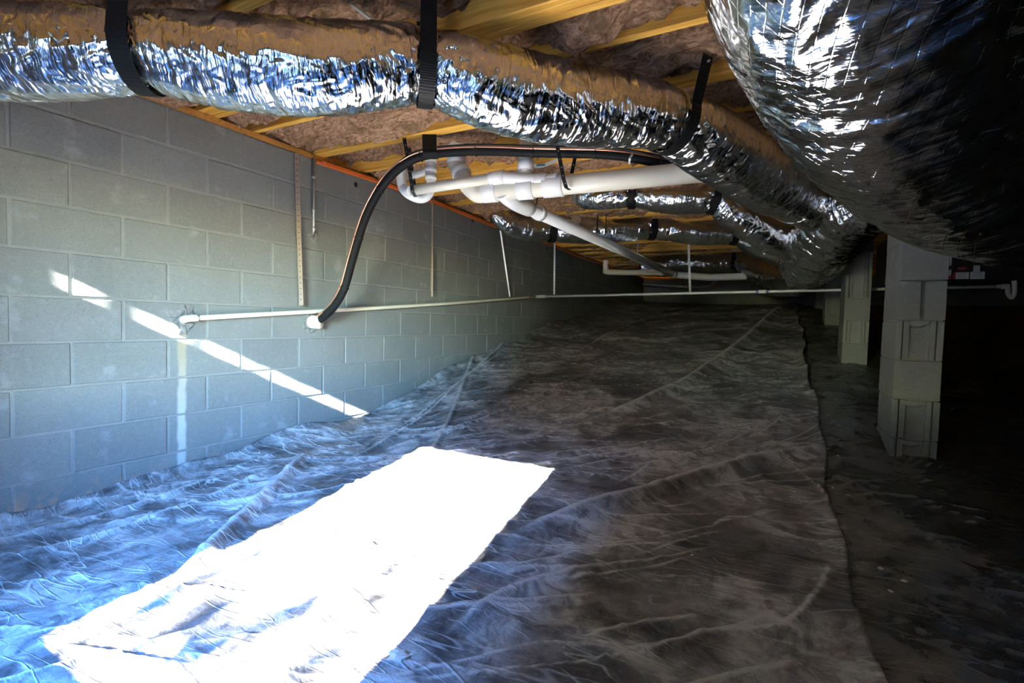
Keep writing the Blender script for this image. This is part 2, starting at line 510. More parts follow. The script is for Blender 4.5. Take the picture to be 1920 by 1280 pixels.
# ------------------------------------------------------------------ ground shape
_yy = np.linspace(-2, 13, 1501)
_k = np.hanning(61); _k /= _k.sum()
def _prof(a, b):
    q = np.interp(_yy, a, b)
    return np.convolve(np.pad(q, 30, mode='edge'), _k, mode='valid')
_pw = _prof([-2, .8, 1.3, 2.0, 2.9, 3.1, 3.65, 4.6, 5.9, 7.9, 9.0, 13], [-.17, -.145, -.115, -.055, .015, .06, .225, .42, .645, .955, 1.2, 1.42])
_pr = _prof([-2, 1.0, 2.4, 3.2, 5.4, 7.6, 9.0, 13], [-.06, -.02, .06, .15, .50, .87, 1.1, 1.4])
def ground(x, y):
    x = np.asarray(x, float); y = np.asarray(y, float)
    s = np.clip(x / 1.9, 0, 1); s = s*s*(3 - 2*s)
    g = np.interp(y, _yy, _pw) * (1 - s) + np.interp(y, _yy, _pr) * s
    return g + .022 * fbm(x*1.3, y*1.3, 0, 5, 3)

# folds of the sheet: centre line in plan, half width, height
FOLDS = []
def fold(pts, w, h): FOLDS.append((smooth_path(np.array(pts)[:, :2], 6), w, h))
fold([(1.260,0.821,-0.060), (1.067,1.056,-0.060), (0.843,1.376,-0.050), (0.585,1.734,-0.030), (0.351,2.054,-0.020)], .035, .045)
fold([(2.035,1.620,0.030), (2.231,1.923,0.040), (2.440,2.260,0.060), (2.736,2.742,0.100), (3.096,3.221,0.160)], .045, .06)
fold([(1.712,3.027,0.100), (2.104,3.958,0.140), (2.304,4.888,0.200), (2.615,7.246,0.280), (3.452,14.890,0.360)], .06, .065)
fold([(0.902,5.281,0.300), (1.046,7.359,0.340), (1.774,9.355,0.360)], .03, .025)
fold([(-1.184,5.874,0.500), (-10.480,24.655,0.600), (5.068,-5.398,0.700)], .03, .03)
fold([(0.743,2.156,0.000), (0.943,2.741,0.060), (1.142,3.374,0.120), (1.334,4.412,0.200)], .014, .02)
fold([(0.755,1.942,-0.010), (0.587,2.668,0.050), (0.351,3.658,0.160), (-0.443,6.995,0.340)], .018, .022)
fold([(1.312,1.182,-0.050), (1.513,1.044,-0.050), (1.648,0.892,-0.050)], .014, .012)
fold([(2.141,1.019,-0.010), (2.202,1.317,0.000), (2.409,1.559,0.020)], .022, .02)
fold([(0.393,0.681,-0.120), (0.482,0.970,-0.110), (0.514,1.382,-0.080), (0.374,1.967,-0.020)], .016, .02)
fold([(0.187,0.770,-0.130), (0.275,1.268,-0.100), (0.206,1.986,-0.030)], .014, .022)
fold([(0.332,0.921,-0.120), (0.487,1.230,-0.100), (0.478,1.686,-0.050)], .01, .014)
fold([(0.635,2.311,0.000), (0.425,3.110,0.080), (0.117,5.088,0.260)], .012, .015)
fold([(0.992,1.942,0.000), (1.247,2.363,0.030), (1.620,2.731,0.070)], .010, .012)
fold([(1.690,2.441,0.050), (2.053,2.730,0.070), (2.423,3.138,0.100)], .010, .012)
fold([(2.275,2.553,0.060), (2.539,2.925,0.100), (2.814,3.517,0.180)], .014, .018)
fold([(2.003,1.326,0.010), (2.174,1.449,0.020), (2.359,1.725,0.030)], .012, .012)
fold([(2.902,2.949,0.110), (3.027,2.610,0.110), (3.071,2.395,0.100)], .012, .014)
fold([(2.926,2.946,0.120), (3.083,3.014,0.140)], .012, .014)
fold([(3.101,2.526,0.100), (3.321,2.634,0.110), (3.517,2.577,0.110)], .02, .02)
fold([(3.107,2.379,0.090), (3.297,2.282,0.060), (3.513,2.265,0.060)], .018, .018)
fold([(3.088,2.613,0.120), (3.222,2.754,0.130), (3.367,2.804,0.130)], .016, .022)
fold([(3.102,2.960,0.150), (3.219,3.117,0.160), (3.335,3.303,0.180)], .014, .016)
fold([(3.106,3.612,0.200), (3.252,3.698,0.220), (3.365,3.529,0.200)], .014, .016)
for k in range(620):
    near = k < 480
    x0 = rng.uniform(.1, 4.6 if near else 6.5)
    y0 = rng.uniform(.3, 5.5) if near else rng.uniform(4, 11)
    a = rng.normal(.6 if x0 < 3.1 else -.35, .3)
    L = rng.uniform(.15, .75)
    c = rng.normal(0, .12)
    p = [(x0 + math.cos(a + c*q)*L*q, y0 + math.sin(a + c*q)*L*q) for q in (-.5, -.17, .17, .5)]
    w = rng.uniform(.006, .016) * (1 if near else 1.8)
    fold(p, w, w * rng.uniform(.5, 1.0))
def drape(x, y):
    """sheet height above the ground and crest factor for flat arrays x, y"""
    z = np.zeros_like(x); cr = np.zeros_like(x)
    for P, w, h in FOLDS:
        pad = 3.2 * w
        m = np.nonzero((x > P[:,0].min()-pad) & (x < P[:,0].max()+pad) & (y > P[:,1].min()-pad) & (y < P[:,1].max()+pad))[0]
        if not len(m): continue
        q = np.stack([x[m], y[m]], 1)
        best = np.full(len(m), 9.0); tt = np.zeros(len(m)); sd = np.zeros(len(m))
        for i in range(len(P) - 1):
            a, b = P[i], P[i+1]; ab = b - a
            t = np.clip(((q - a) @ ab) / (ab @ ab + 1e-9), 0, 1)
            dv = q - (a + t[:, None]*ab)
            d = np.hypot(dv[:,0], dv[:,1])
            s_ = np.sign(ab[0]*dv[:,1] - ab[1]*dv[:,0])
            k = d < best
            best[k] = d[k]; tt[k] = (i + t[k]) / (len(P) - 1); sd[k] = s_[k]
        env = np.clip(np.minimum(tt, 1 - tt) * 5, 0, 1) ** .7
        ww = w * np.where(sd > 0, .75, 1.35)
        g = np.exp(-(best / ww) ** 2) * env
        z[m] = np.maximum(z[m], g*h) + .3*np.minimum(z[m], g*h)
        cr[m] = np.maximum(cr[m], np.exp(-(best / (.28*w + .0015)) ** 2) * env)
    rid = 1 - np.abs(fbm(x*2.6 + y*1.6, y*3.4 - x*2.4, 0, 40, 4)) * 2.4
    z += .010 * np.clip(rid, 0, 1) ** 3
    z += .004 * fbm(x*9, y*9, 0, 60, 3)
    return z, cr
def grid_obj(name, xs, ys, zfun, mat, crest=True, parent=None, thick=0):
    Xg, Yg = np.meshgrid(xs, ys) if xs.ndim == 1 else (xs, ys)
    x, y = Xg.ravel(), Yg.ravel()
    z, cr = zfun(x, y)
    ny, nx = Xg.shape
    idx = np.arange(nx*ny).reshape(ny, nx)
    f = np.stack([idx[:-1,:-1], idx[:-1,1:], idx[1:,1:], idx[1:,:-1]], -1).reshape(-1, 4)
    me = bpy.data.meshes.new(name)
    me.vertices.add(len(x)); me.vertices.foreach_set('co', np.stack([x, y, z], 1).astype(np.float32).ravel())
    me.loops.add(f.size); me.loops.foreach_set('vertex_index', f.astype(np.int32).ravel())
    me.polygons.add(len(f)); me.polygons.foreach_set('loop_start', np.arange(0, f.size, 4, dtype=np.int32))
    me.update(calc_edges=True)
    me.polygons.foreach_set('use_smooth', np.ones(len(f), dtype=bool))
    if crest:
        a = me.attributes.new('crest', 'FLOAT', 'POINT'); a.data.foreach_set('value', cr.astype(np.float32))
    o = link(name, me, mat, parent)
    if thick:
        md = o.modifiers.new('thickness', 'SOLIDIFY'); md.thickness = thick; md.offset = -1
    return o
def ygrid(a, b, s0, s1):
    y = [a]
    while y[-1] < b: y.append(y[-1] + s0 + (s1 - s0) * max(0, (y[-1] - 2.5)) / 8)
    return np.array(y)

# ------------------------------------------------------------------ setting
RX, YB = 7.4, 11.72                                    # right wall, far wall
JZ = 1.912                                             # underside of the joists
fo = grid_obj('floor', np.linspace(-.1, RX+.1, 90), np.linspace(WF[0], YB+.1, 140), lambda x, y: (ground(x, y) - .03, x*0), MT['dirt'], False)
tag(fo, 'sloping red soil of the crawl space under the plastic', kind='structure')

wl = MB().box(-.2, -.0035, -.7, YB+.2, -.45, 1.874).build('wall_left', MT['mortar'])
tag(wl, 'long grey concrete block wall along the left side', kind='structure')
bm_ = MB(); bm_.box(-.097, 0, 0, .3955, 0, .193, .0035)
block_me = mesh_from('concrete_block', bm_.v, bm_.f)
block_me.materials.append(MT['block'])
nb = 0
for c in range(1, 12):
    zt = 1.874 - .2032*(c-1) - .0052
    y0 = 1.0363 + (0 if c % 2 else .2032) - .4064*5
    for k in range(0, 34):
        ya = y0 + .4064*k + .0052
        if ya > YB - .1 or ya + .4 < .45: continue
        if zt < float(ground(0.02, ya + .2)) - .09: continue
        if c == 1 and ya > 12: continue
        o = link('concrete_block', block_me, None, wl)
        o.location = (random.uniform(-.0015, .002), ya + random.uniform(-.0015, .0015), zt - .193 + random.uniform(-.001, .001))
        o.rotation_euler = (0, random.uniform(-.004, .004), random.uniform(-.004, .004))
        nb += 1
print('blocks', nb)
# far wall
wb = MB().box(-.2, RX+.2, YB+.006, YB+.2, -.3, 1.874).build('wall_back', MT['mortar'])
tag(wb, 'far concrete block wall in shadow', kind='structure')
b2 = MB().box(0, .3955, 0, .09, 0, .193, .0035)
bme2 = mesh_from('concrete_block', b2.v, b2.f); bme2.materials.append(MT['block'])
for c in range(1, 6):
    for k in range(0, 13):
        o = link('concrete_block', bme2, None, wb)
        o.location = (.01 + .4064*k + (0 if c % 2 else .2032), YB, 1.874 - .2032*c + .005)
wr = MB().box(RX, RX+.2, -.7, YB+.2, -.3, 1.874).build('wall_right', MT['block'])
tag(wr, 'concrete block wall on the far right in darkness', kind='structure')
# near wall with the access opening and a narrow slotted vent (both behind the camera)
wf = MB()
SL = (.196, .468, 1.622, 1.735)
y0, y1 = WF
VO = (3.30, 4.10, .86, 1.36)                           # added unseen opening: sky for the big duct to reflect
for a in ((0, DOOR[0], -.45, SL[2]), (DOOR[1], VO[0], -.45, 1.874), (VO[1], RX, -.45, 1.874), (VO[0], VO[1], -.45, VO[2]), (VO[0], VO[1], VO[3], 1.874), (DOOR[0], DOOR[1], -.45, DOOR[2]), (DOOR[0], DOOR[1], DOOR[3], 1.874),
          (0, SL[0], SL[2], 1.874), (SL[1], DOOR[0], SL[2], 1.874), (SL[0], SL[1], SL[3], 1.874)):
    wf.box(a[0], a[1], y0, y1, a[2], a[3])
wfo = wf.build('wall_front', MT['block'])
tag(wfo, 'near foundation wall behind the camera with the access opening', kind='structure')
for xa, xb in ((.221, .243), (.269, .286), (.316, .330), (.360, .371), (.407, .416)):
    MB().box(xa, xb, y0+.045, y0+.055, SL[2]-.002, SL[3]+.002).build('vent_bar', MT['galv'], wfo)
for a in ((DOOR[0]-.05, DOOR[0], DOOR[2]-.05, DOOR[3]+.05), (DOOR[1], DOOR[1]+.05, DOOR[2]-.05, DOOR[3]+.05),
          (DOOR[0], DOOR[1], DOOR[3], DOOR[3]+.05), (DOOR[0], DOOR[1], DOOR[2]-.05, DOOR[2])):
    MB().box(a[0], a[1], y1, y1+.02, a[2], a[3]).build('door_casing', MT['plate'], wfo)

# floor deck overhead: subfloor boards with the joists as its pieces
ce = MB().box(-.2, RX+.2, -.7, YB+.2, JZ+.236, JZ+.256).build('ceiling', MT['subfloor'])
tag(ce, 'wooden floor deck overhead carried on pine joists', kind='structure')
# rim boards close the ends of the joist bays
MB().box(-.2, -.16, -.7, YB+.2, JZ, JZ+.236).build('rim_board', MT['wood'], ce)
MB().box(-.2, RX+.2, -.7, -.66, JZ, JZ+.236).build('rim_board', MT['wood'], ce)
MB().box(RX+.16, RX+.2, -.7, YB+.2, JZ, JZ+.236).build('rim_board', MT['wood'], ce)
MB().box(-.2, RX+.2, YB+.16, YB+.2, JZ, JZ+.236).build('rim_board', MT['wood'], ce)
JO = [(-.06, 1), (.36, 1), (.74, 1), (1.13, 1), (1.598, 3), (1.925, 1), (2.375, 2), (2.80, 1), (3.19, 1), (3.59, 1), (3.97, 1), (4.36, 1), (4.72, 1)]
yj = 5.12
while yj < YB + .1:
    JO.append((yj, 1)); yj += .4064
for y, n in JO:
    for k in range(n):
        MB().box(-.15, RX+.15, y + .039*k, y + .039*k + .038, JZ + random.uniform(0, .003), JZ+.235, .002).build('joist', MT['wood'], ce)
sp = MB().box(-.15, -.005, -.6, YB+.1, 1.876, JZ, .002)
spo = sp.build('trim_1', MT['plate']); tag(spo, 'wooden sill plate along the top of the block wall', kind='structure')
sp2 = MB().box(RX, RX+.15, -.6, YB+.1, 1.874, JZ).build('trim_2', MT['plate']); tag(sp2, 'sill plate on the right wall', kind='structure')
sp3 = MB().box(-.2, RX+.2, WF[0]-.05, WF[1], 1.874, JZ).build('trim_3', MT['plate']); tag(sp3, 'sill plate on the near wall', kind='structure')
sp4 = MB().box(-.2, RX+.2, YB, YB+.15, 1.874, JZ).build('trim_4', MT['plate']); tag(sp4, 'sill plate on the far wall', kind='structure')

# ------------------------------------------------------------------ insulation batts, one for each bay
def batt(i, ya, yb):
    near = ya < 3.0
    sx = .016 if near else (.03 if ya < 6 else .06)
    nx = int((5.6 + .1) / sx) if ya < 6 else int(5.7 / sx)
    xs = np.linspace(-.12, 5.6, nx)
    ny = 30 if near else (14 if ya < 6 else 8)
    ys = np.linspace(ya + .002, yb - .002, ny)
    Xg, Yg = np.meshgrid(xs, ys)
    e = np.minimum((Yg - ya), (yb - Yg)) / (yb - ya) * 2
    r1 = fbm(Xg*2.2, Yg*3.0, i*3.7, 3, 4)
    r2 = 1 - np.abs(fbm(Xg*6, Yg*11, i*5.1, 21, 3)) * 2
    r3 = 1 - np.abs(fbm(Xg*15 + r1*2, Yg*26, i*2.3, 33, 3)) * 2
    sag = .02 + .05*np.clip(vn(Xg*1.1, i*7.7, 0, 9), -.6, 1)
    z = JZ + .092 - sag*np.clip(e*1.8, 0, 1) - .075*r1 - .05*np.clip(r2, -.3, 1)**2*np.sign(r2) - .03*np.clip(r3, -.3, 1)
    z = np.where(e < .12, np.maximum(z, JZ + .03), z)
    z = np.clip(z, JZ - .03, JZ + .2)
    if 1.7 < ya < 1.75:                                  # torn hollow beside the doubled beam
        d = np.hypot((Xg - 1.72) / .34, (Yg - 1.80) / .13)
        z = z + .17*np.clip(1.2 - d, 0, 1)
        d2 = np.hypot((Xg - 2.25) / .32, (Yg - 1.83) / .1)
        z = np.where(e > .1, z - .05*np.clip(1 - d2, 0, 1), z)
        z = np.clip(z, JZ - .06, JZ + .2)
    V = np.stack([Xg, Yg, z], -1).reshape(-1, 3)
    idx = np.arange(nx*ny).reshape(ny, nx)
    f = np.stack([idx[:-1,:-1], idx[1:,:-1], idx[1:,1:], idx[:-1,1:]], -1).reshape(-1, 4).tolist()
    rimi = list(idx[0, :]) + list(idx[1:, -1]) + list(idx[-1, -2::-1]) + list(idx[-2:0:-1, 0])
    n0 = len(V)
    top = V[rimi].copy(); top[:, 2] = JZ + .225
    V = np.vstack([V, top])
    m = len(rimi)
    for k in range(m):
        f.append((rimi[k], rimi[(k+1) % m], n0 + (k+1) % m, n0 + k))
    f.append(tuple(n0 + k for k in range(m)))
    me = mesh_from('insulation_batt', V, f, True)
    o = link('insulation_batt', me, MT['insul'])
    return o
bays = []
for (a, n), (b, _) in zip(JO[:-1], JO[1:]):
    bays.append((a + .039*n, b))
for i, (a, b) in enumerate(bays):
    o = batt(i, a, b)
    tag(o, 'brown fibreglass batt in the %s joist bay counted from the access opening' % ORD[i], 'insulation', 'fibreglass batts between the joists')

# ------------------------------------------------------------------ plastic sheets on the ground
def seam(y): return 3.085 + .018*np.sin(y*2.1) + .012*np.sin(y*6.3 + 1)
def zl(x, y):
    d, cr = drape(x, y)
    up = .05*np.exp(-x/.05) * (1 + .8*vn(y*3, x*0, 0, 71))
    lump = .035*np.exp(-((y - 2.25)/.35)**2 - ((x - .1)/.12)**2)
    edge = .016*np.clip((x - (seam(y) - .12)) / .12, 0, 1)**2 * (1.2 + vn(y*4, 0*y, 0, 5))
    return ground(x, y) + d + up + lump + edge + .008, cr
ys = ygrid(-.47, YB - .08, .0115, .045)
u = np.linspace(0, 1, 270)
Ug, Yg = np.meshgrid(u, ys)
lo = .008 + .03*np.clip(vn(Yg*2.3, 0, 0, 81), 0, 1)
Xl = lo + Ug*(seam(Yg) - lo)
s1 = grid_obj('plastic_sheet', Xl, Yg, zl, MT['sheet'], True, None, .003)
tag(s1, 'dusty black plastic ground sheet sloping up along the block wall', 'plastic sheet')
def zr(x, y):
    d, cr = drape(x, y)
    return ground(x, y) + d*np.clip((x - seam(y) + .02)/.06, 0, 1) + .001, cr
ys2 = ygrid(-.47, YB - .08, .02, .06)
v_ = np.linspace(0, 1, 190) ** 1.35
Vg, Yg2 = np.meshgrid(v_, ys2)
Xr = seam(Yg2) - .12 + Vg*(RX - .02 - seam(Yg2) + .12)
s2 = grid_obj('plastic_sheet', Xr, Yg2, zr, MT['sheet2'], True, None, .003)
tag(s2, 'clean black plastic ground sheet around the block piers', 'plastic sheet')
def on_sheet(x, y):
    xa, ya = np.array([x], float), np.array([y], float)
    z, _ = (zl if x < float(seam(np.array([y]))[0]) else zr)(xa, ya)
    return float(z[0])

# ------------------------------------------------------------------ block piers
def pier_block(kind, w, d, h):
    """one block of a pier seen from its end: w across (x), d deep (y); front at y=0"""
    m = MB()
    if kind == 'plain':
        m.box(0, w, 0, d, 0, h, .0015)
    elif kind == 'slit':
        m.box(0, w*.47, 0, .05, 0, h, .0015); m.box(w*.56, w, 0, .05, 0, h, .0015); m.box(.001, w-.001, .04, d, .001, h-.001)
        m.box(w*.3, w*.8, 0.012, .05, 0, .012)
    else:
        for a, b, y in ((0, .125, 0), (.125, .155, .028), (.155, .285, .003), (.285, .72, .032), (.72, .84, .006), (.84, .87, .028), (.87, 1, 0)):
            m.box(w*a, w*b, y, .06, 0, h, .0012)
        m.box(.001, w-.001, .05, d, .001, h-.001, .002)
    me = mesh_from('concrete_block', m.v, m.f)
    me.materials.append(MT['block'])
    return me
PW, PD, PH = .192, .41, .197
PM = {k: pier_block(k, PW, PD, PH) for k in ('plain', 'slit', 'flange')}
def pier(x, y, ztop_joint, kinds, label, lean=0):
    zb = float(ground(x + .1, y + .2))
    root = empty('block_pier', (x, y, zb), label, 'pier', 'block piers under the floor')
    core = MB().box(.004, PW - .004, .024, PD - .004, -.1, JZ - .005 - zb).build('mortar', MT['mortar'], root)
    z = ztop_joint - .2032 * len([k for k in kinds[0]])
    for k, kd in enumerate(kinds[0][::-1] + kinds[1]):
        zz = z + .2032*k
        h = PH
        if zz + PH > JZ - .004:
            b = MB().box(0, PW, 0, PD, 0, JZ - .004 - zz, .003)
            if JZ - .004 - zz < .02: break
            me = mesh_from('concrete_block', b.v, b.f); me.materials.append(MT['block'])
        else: me = PM[kd]
        o = link('concrete_block', me, None, root)
        o.location = (random.uniform(-.002, .002), random.uniform(-.002, .002), zz - zb + .005)
    return root
# (courses below the reference joint from top to bottom, courses above it)
pier(3.385, 3.20, 0.860, (['flange', 'plain', 'flange', 'flange', 'plain'], ['slit', 'plain', 'plain', 'plain', 'plain', 'plain']), 'nearest block pier with flanged block ends under the big silver duct')
pier(3.36, 5.40, 0.893, (['flange', 'plain', 'plain'], ['plain', 'flange', 'flange', 'plain', 'plain', 'plain', 'plain']), 'second block pier behind the nearest one, crossed by the white condensate pipe')
pier(3.36, 7.62, 1.210, (['flange', 'plain', 'plain'], ['flange', 'plain', 'plain', 'plain', 'plain']), 'third block pier, small and dim left of the second one')
pier(3.36, 9.84, 1.35, (['plain', 'plain'], ['plain', 'flange', 'plain', 'plain']), 'farthest dark block pier at the back of the row')
p1 = [o for o in bpy.data.objects if o.name == 'block_pier'][0]
for (px_, w_, zz) in ((3.455, .05, 0.860), (3.46, .055, 0.450), (3.46, .05, 0.246)):
    a = np.linspace(0, PI, 9)
    v = [(px_ + .01 + w_*math.cos(q), 3.222, zz - .002 - .035*math.sin(q)) for q in a] + [(px_ + .01 + w_*math.cos(q), 3.204, zz - .002 - .03*math.sin(q)*.8) for q in a]
    f = [tuple(range(9, 18))] + [(i, i+1, i+10, i+9) for i in range(8)] + [(0, 9, 17, 8)]
    keep(MB().add(v, f).build('mortar_squeeze', MT['mortar']), p1)

# ------------------------------------------------------------------ foil ducts
def duct(name, pts, mat, label, cat='duct', group='silver foil flexible ducts', step=.008, n=120, wr=1.0, pinch=(), seed=0, parent=None, rib=0.0, zmax=None):
    """pts: x, y, z, radius. wrinkled insulated jacket swept along the line, closed ends"""
    P = smooth_path(pts, 24)
    Q, t = resample(P, step)
    c = Q[:, :3]; rad = Q[:, 3]
    T, S, N = frames(c)
    a = np.linspace(0, 2*PI, n, endpoint=False)
    A, TT = np.meshgrid(a, t)
    R_ = np.repeat(rad[:, None], n, 1)
    ca, sa = np.cos(A), np.sin(A)
    r0 = rad.mean()
    big = fbm(TT*2.6, ca*1.2 + 5, sa*1.2, seed + 1, 3)
    cr1 = 1 - np.abs(fbm(TT*14 + 3*big, ca*r0*9, sa*r0*9, seed + 2, 3))*2.2
    cr2 = 1 - np.abs(fbm(TT*34, ca*r0*14 + 2*big, sa*r0*14, seed + 3, 3))*2.2
    cr3 = fbm(TT*75, ca*r0*22, sa*r0*22, seed + 4, 2)
    d = .06*r0*big + wr*(.008*np.clip(cr1, -.2, 1) + .0035*np.clip(cr2, -.3, 1) + .0010*cr3)
    if rib: d = d + rib*np.sin(TT*2*PI/.055)
    for pp, amt, w in pinch:
        s0 = t[int(np.argmin(np.linalg.norm(c - np.array(pp), axis=1)))]
        d = d - amt*np.exp(-((TT - s0)/w)**2) * (1 + .35*np.sin(A*9 + TT*30))
    RR = R_ + d
    V = c[:, None, :] + RR[..., None]*(ca[..., None]*S[:, None, :] + sa[..., None]*N[:, None, :])
    if zmax is not None: V[..., 2] = np.minimum(V[..., 2], zmax - .004*(1 + np.sin(TT*40)))
    uvs = np.stack([TT, A*r0], -1)
    m = len(t)
    # duplicate the seam column for the UVs
    V = np.concatenate([V, V[:, :1]], 1); uvs = np.concatenate([uvs, np.stack([t, np.full(m, 2*PI*r0)], -1)[:, None]], 1)
    k = n + 1
    idx = np.arange(m*k).reshape(m, k)
    f = np.stack([idx[:-1,:-1], idx[:-1,1:], idx[1:,1:], idx[1:,:-1]], -1).reshape(-1, 4).tolist()
    Vf = V.reshape(-1, 3); uf = uvs.reshape(-1, 2)
    e0 = c[0] - T[0]*.02
    if zmax is not None: e0[2] = min(e0[2], zmax)
    Vf = np.vstack([Vf, e0, c[-1] + T[-1]*.02]); uf = np.vstack([uf, [0, 0], [t[-1], 0]])
    b = m*k
    for j in range(n):
        f.append((idx[0, j+1], idx[0, j], b)); f.append((idx[-1, j], idx[-1, j+1], b+1))
    me = mesh_from(name, Vf, f, True, uf)
    o = link(name, me, mat, parent)
    if label: tag(o, label, cat, group)
    return dict(o=o, c=c, rad=rad, t=t, T=T, S=S, N=N)
def at_s(D, s):
    i = int(np.clip(np.searchsorted(D['t'], s), 0, len(D['t'])-1))
    return D['c'][i], D['rad'][i], D['T'][i], i
def nearest_s(D, p):
    return D['t'][int(np.argmin(np.linalg.norm(D['c'] - np.array(p), axis=1)))]
def duct_strap(D, s, label, width=.05, top=JZ+.05, tabs=(1, 1), grow=0.006, gap=.004, group='black straps holding up the ducts', top2=None, flare=.02):
    c, r, T, i = at_s(D, s)
    up = np.array([0, 0, 1.0]); side = np.cross(T, up); side /= np.linalg.norm(side)
    nz = np.cross(side, T)
    r = r + grow + gap
    root = empty('duct_strap', tuple(c - nz*r), label, 'strap', group)
    a = np.linspace(-PI*1.06, PI*.06, 40)
    band = [c + r*(math.cos(q)*side + math.sin(q)*nz) for q in a]
    keep(MB().strip(band, T, width, .003).build('band', MT['webbing']), root)
    for sg, on, tp in ((1, tabs[0], top), (-1, tabs[1], top2 or top)):
        if not on: continue
        p0 = c + r*(math.cos(PI*.06)*sg*side + math.sin(PI*.06)*nz)
        p1 = np.array([p0[0] - sg*side[0]*flare, p0[1] - sg*side[1]*flare, tp])
        tl = [p0 + (p1 - p0)*q for q in np.linspace(0, 1, 6)]
        keep(MB().strip(tl, T, width, .003).build('tail', MT['webbing']), root)
        sc = p1 - np.array([0, 0, .025]) + sg*side*.004
        keep(MB().tube([sc - side*.006, sc + side*.006], .005, 8).build('screw', MT['galv']), root)
    return root

PA = [(0.154,0.469,1.656,0.135), (0.393,0.621,1.664,0.140), (0.669,0.794,1.678,0.142), (0.871,0.926,1.699,0.126), (1.094,1.091,1.692,0.146), (1.344,1.273,1.698,0.150), (1.624,1.517,1.756,0.132), (1.826,1.715,1.720,0.153), (2.061,1.979,1.712,0.152), (2.357,2.298,1.729,0.134), (2.543,2.669,1.688,0.158), (2.731,3.179,1.652,0.165), (2.886,3.637,1.645,0.150), (3.040,4.061,1.630,0.140)]
DA = duct('flexible_duct', PA, MT['foil'], 'long silver foil duct running across the upper left to the trunk', seed=1, step=.006, n=160, pinch=[((0.868,0.925,1.699), .016, .05), ((1.627,1.519,1.757), .016, .05), ((2.381,2.334,1.729), .018, .05)])
duct_strap(DA, nearest_s(DA, (0.868,0.925,1.699)), 'wide black strap around the silver duct at the upper left corner', .062, JZ+.02)
duct_strap(DA, nearest_s(DA, (1.627,1.519,1.757)), 'black strap around the middle of the long silver duct', .058, JZ+.1)
duct_strap(DA, nearest_s(DA, (2.381,2.334,1.729)), 'black strap on the long silver duct beside the big duct', .058, JZ+.02, flare=-.05)

PB = [(3.006,1.203,1.855,.35), (3.005,1.356,1.752,.368), (3.078,1.555,1.652,.372), (3.186,1.825,1.543,.372), (3.423,2.179,1.453,.372), (3.766,2.491,1.408,.37), (4.217,2.658,1.393,.36), (4.913,2.801,1.398,.35), (5.607,3.004,1.402,.34)]
DB = duct('trunk_duct', PB, MT['foil_big'], 'huge silver foil trunk duct dropping from the floor at the upper right', seed=9, step=.007, n=260, wr=.9, zmax=JZ-.004)

PC = [(3.333,3.764,1.619,0.190), (3.250,4.003,1.625,0.225), (3.174,4.415,1.574,0.240), (3.121,4.952,1.509,0.245), (3.083,5.498,1.459,0.240), (3.071,6.060,1.461,0.220), (3.065,6.284,1.463,0.170)]
DC = duct('trunk_duct', PC, MT['foil_trunk'], 'dark ribbed foil trunk behind the big duct where the branches meet', seed=15, step=.009, n=160, wr=1.5, rib=.005)
tape = duct_strap(DA, nearest_s(DA, (2.924,3.714,1.636)), 'crumpled foil collar where the long duct meets the trunk', .05, tabs=(0, 0), group='foil collars')
for ch in tape.children: ch.data.materials[0] = MT['foil']; ch.name = 'tape_band'
tape.name = 'foil_collar'; tape['category'] = 'collar'

PD_ = [(1.220,4.117,1.944,0.070), (1.370,4.139,1.917,0.115), (1.711,4.209,1.900,0.105), (2.022,4.262,1.865,0.125), (2.344,4.343,1.836,0.112), (2.493,4.419,1.728,0.130), (2.734,4.633,1.577,0.130), (2.935,4.909,1.511,0.120)]
DD = duct('flexible_duct', PD_, MT['foil_far'], 'silver branch duct below the large drain pipe joining the dark trunk', seed=21, step=.011, n=96, pinch=[((1.711,4.209,1.900), .018, .06), ((2.344,4.343,1.836), .018, .06)])
duct_strap(DD, nearest_s(DD, (1.711,4.209,1.900)), 'black strap on the branch duct just below the large drain pipe', .055, JZ+.03)
duct_strap(DD, nearest_s(DD, (2.344,4.343,1.836)), 'black strap where the branch duct bends toward the trunk', .055, JZ+.03)
PE = [(0.287,4.292,1.867,0.060), (0.368,4.446,1.806,0.100), (0.459,4.665,1.785,0.125), (0.650,4.882,1.788,0.118), (1.075,5.169,1.811,0.130), (1.594,5.509,1.860,0.118), (2.030,5.743,1.838,0.135), (2.399,5.942,1.826,0.120), (2.603,5.932,1.699,0.130), (2.908,5.977,1.568,0.120)]
DE = duct('flexible_duct', PE, MT['foil_far'], 'silver branch duct from the wall passing behind the sloping white pipe', seed=27, step=.013, n=96, pinch=[((0.629,4.928,1.797), .018, .06), ((1.607,5.457,1.827), .018, .06), ((2.402,5.887,1.851), .018, .06)])
for q, lb in ((1032, 'black strap on the farther branch duct close to the block wall'), (1225, 'black strap at the middle of the farther branch duct'), (1382, 'black strap where the farther branch duct bends to the trunk')):
    duct_strap(DE, nearest_s(DE, on_depth(q,432,5.35)), lb, .06, JZ+.03)
PF = [(0.773,8.246,1.769,0.120), (1.256,8.396,1.840,0.130), (1.745,8.431,1.811,0.140), (2.270,8.144,1.777,0.140), (2.572,7.845,1.612,0.150), (2.824,7.291,1.453,0.150), (3.032,6.605,1.388,0.140)]
DF = duct('flexible_duct', PF, MT['foil_far'], 'dark crinkled branch duct far back under the joists', seed=33, step=.02, n=72, wr=1.6)
PG = [(1.408,9.043,1.764,0.120), (1.942,8.874,1.716,0.130), (2.372,8.417,1.562,0.130), (2.713,7.912,1.405,0.130), (3.052,7.182,1.353,0.120)]
DG = duct('flexible_duct', PG, MT['foil_far'], 'lowest dark foil duct far back curving to the trunk', seed=39, step=.02, n=72, wr=1.6)
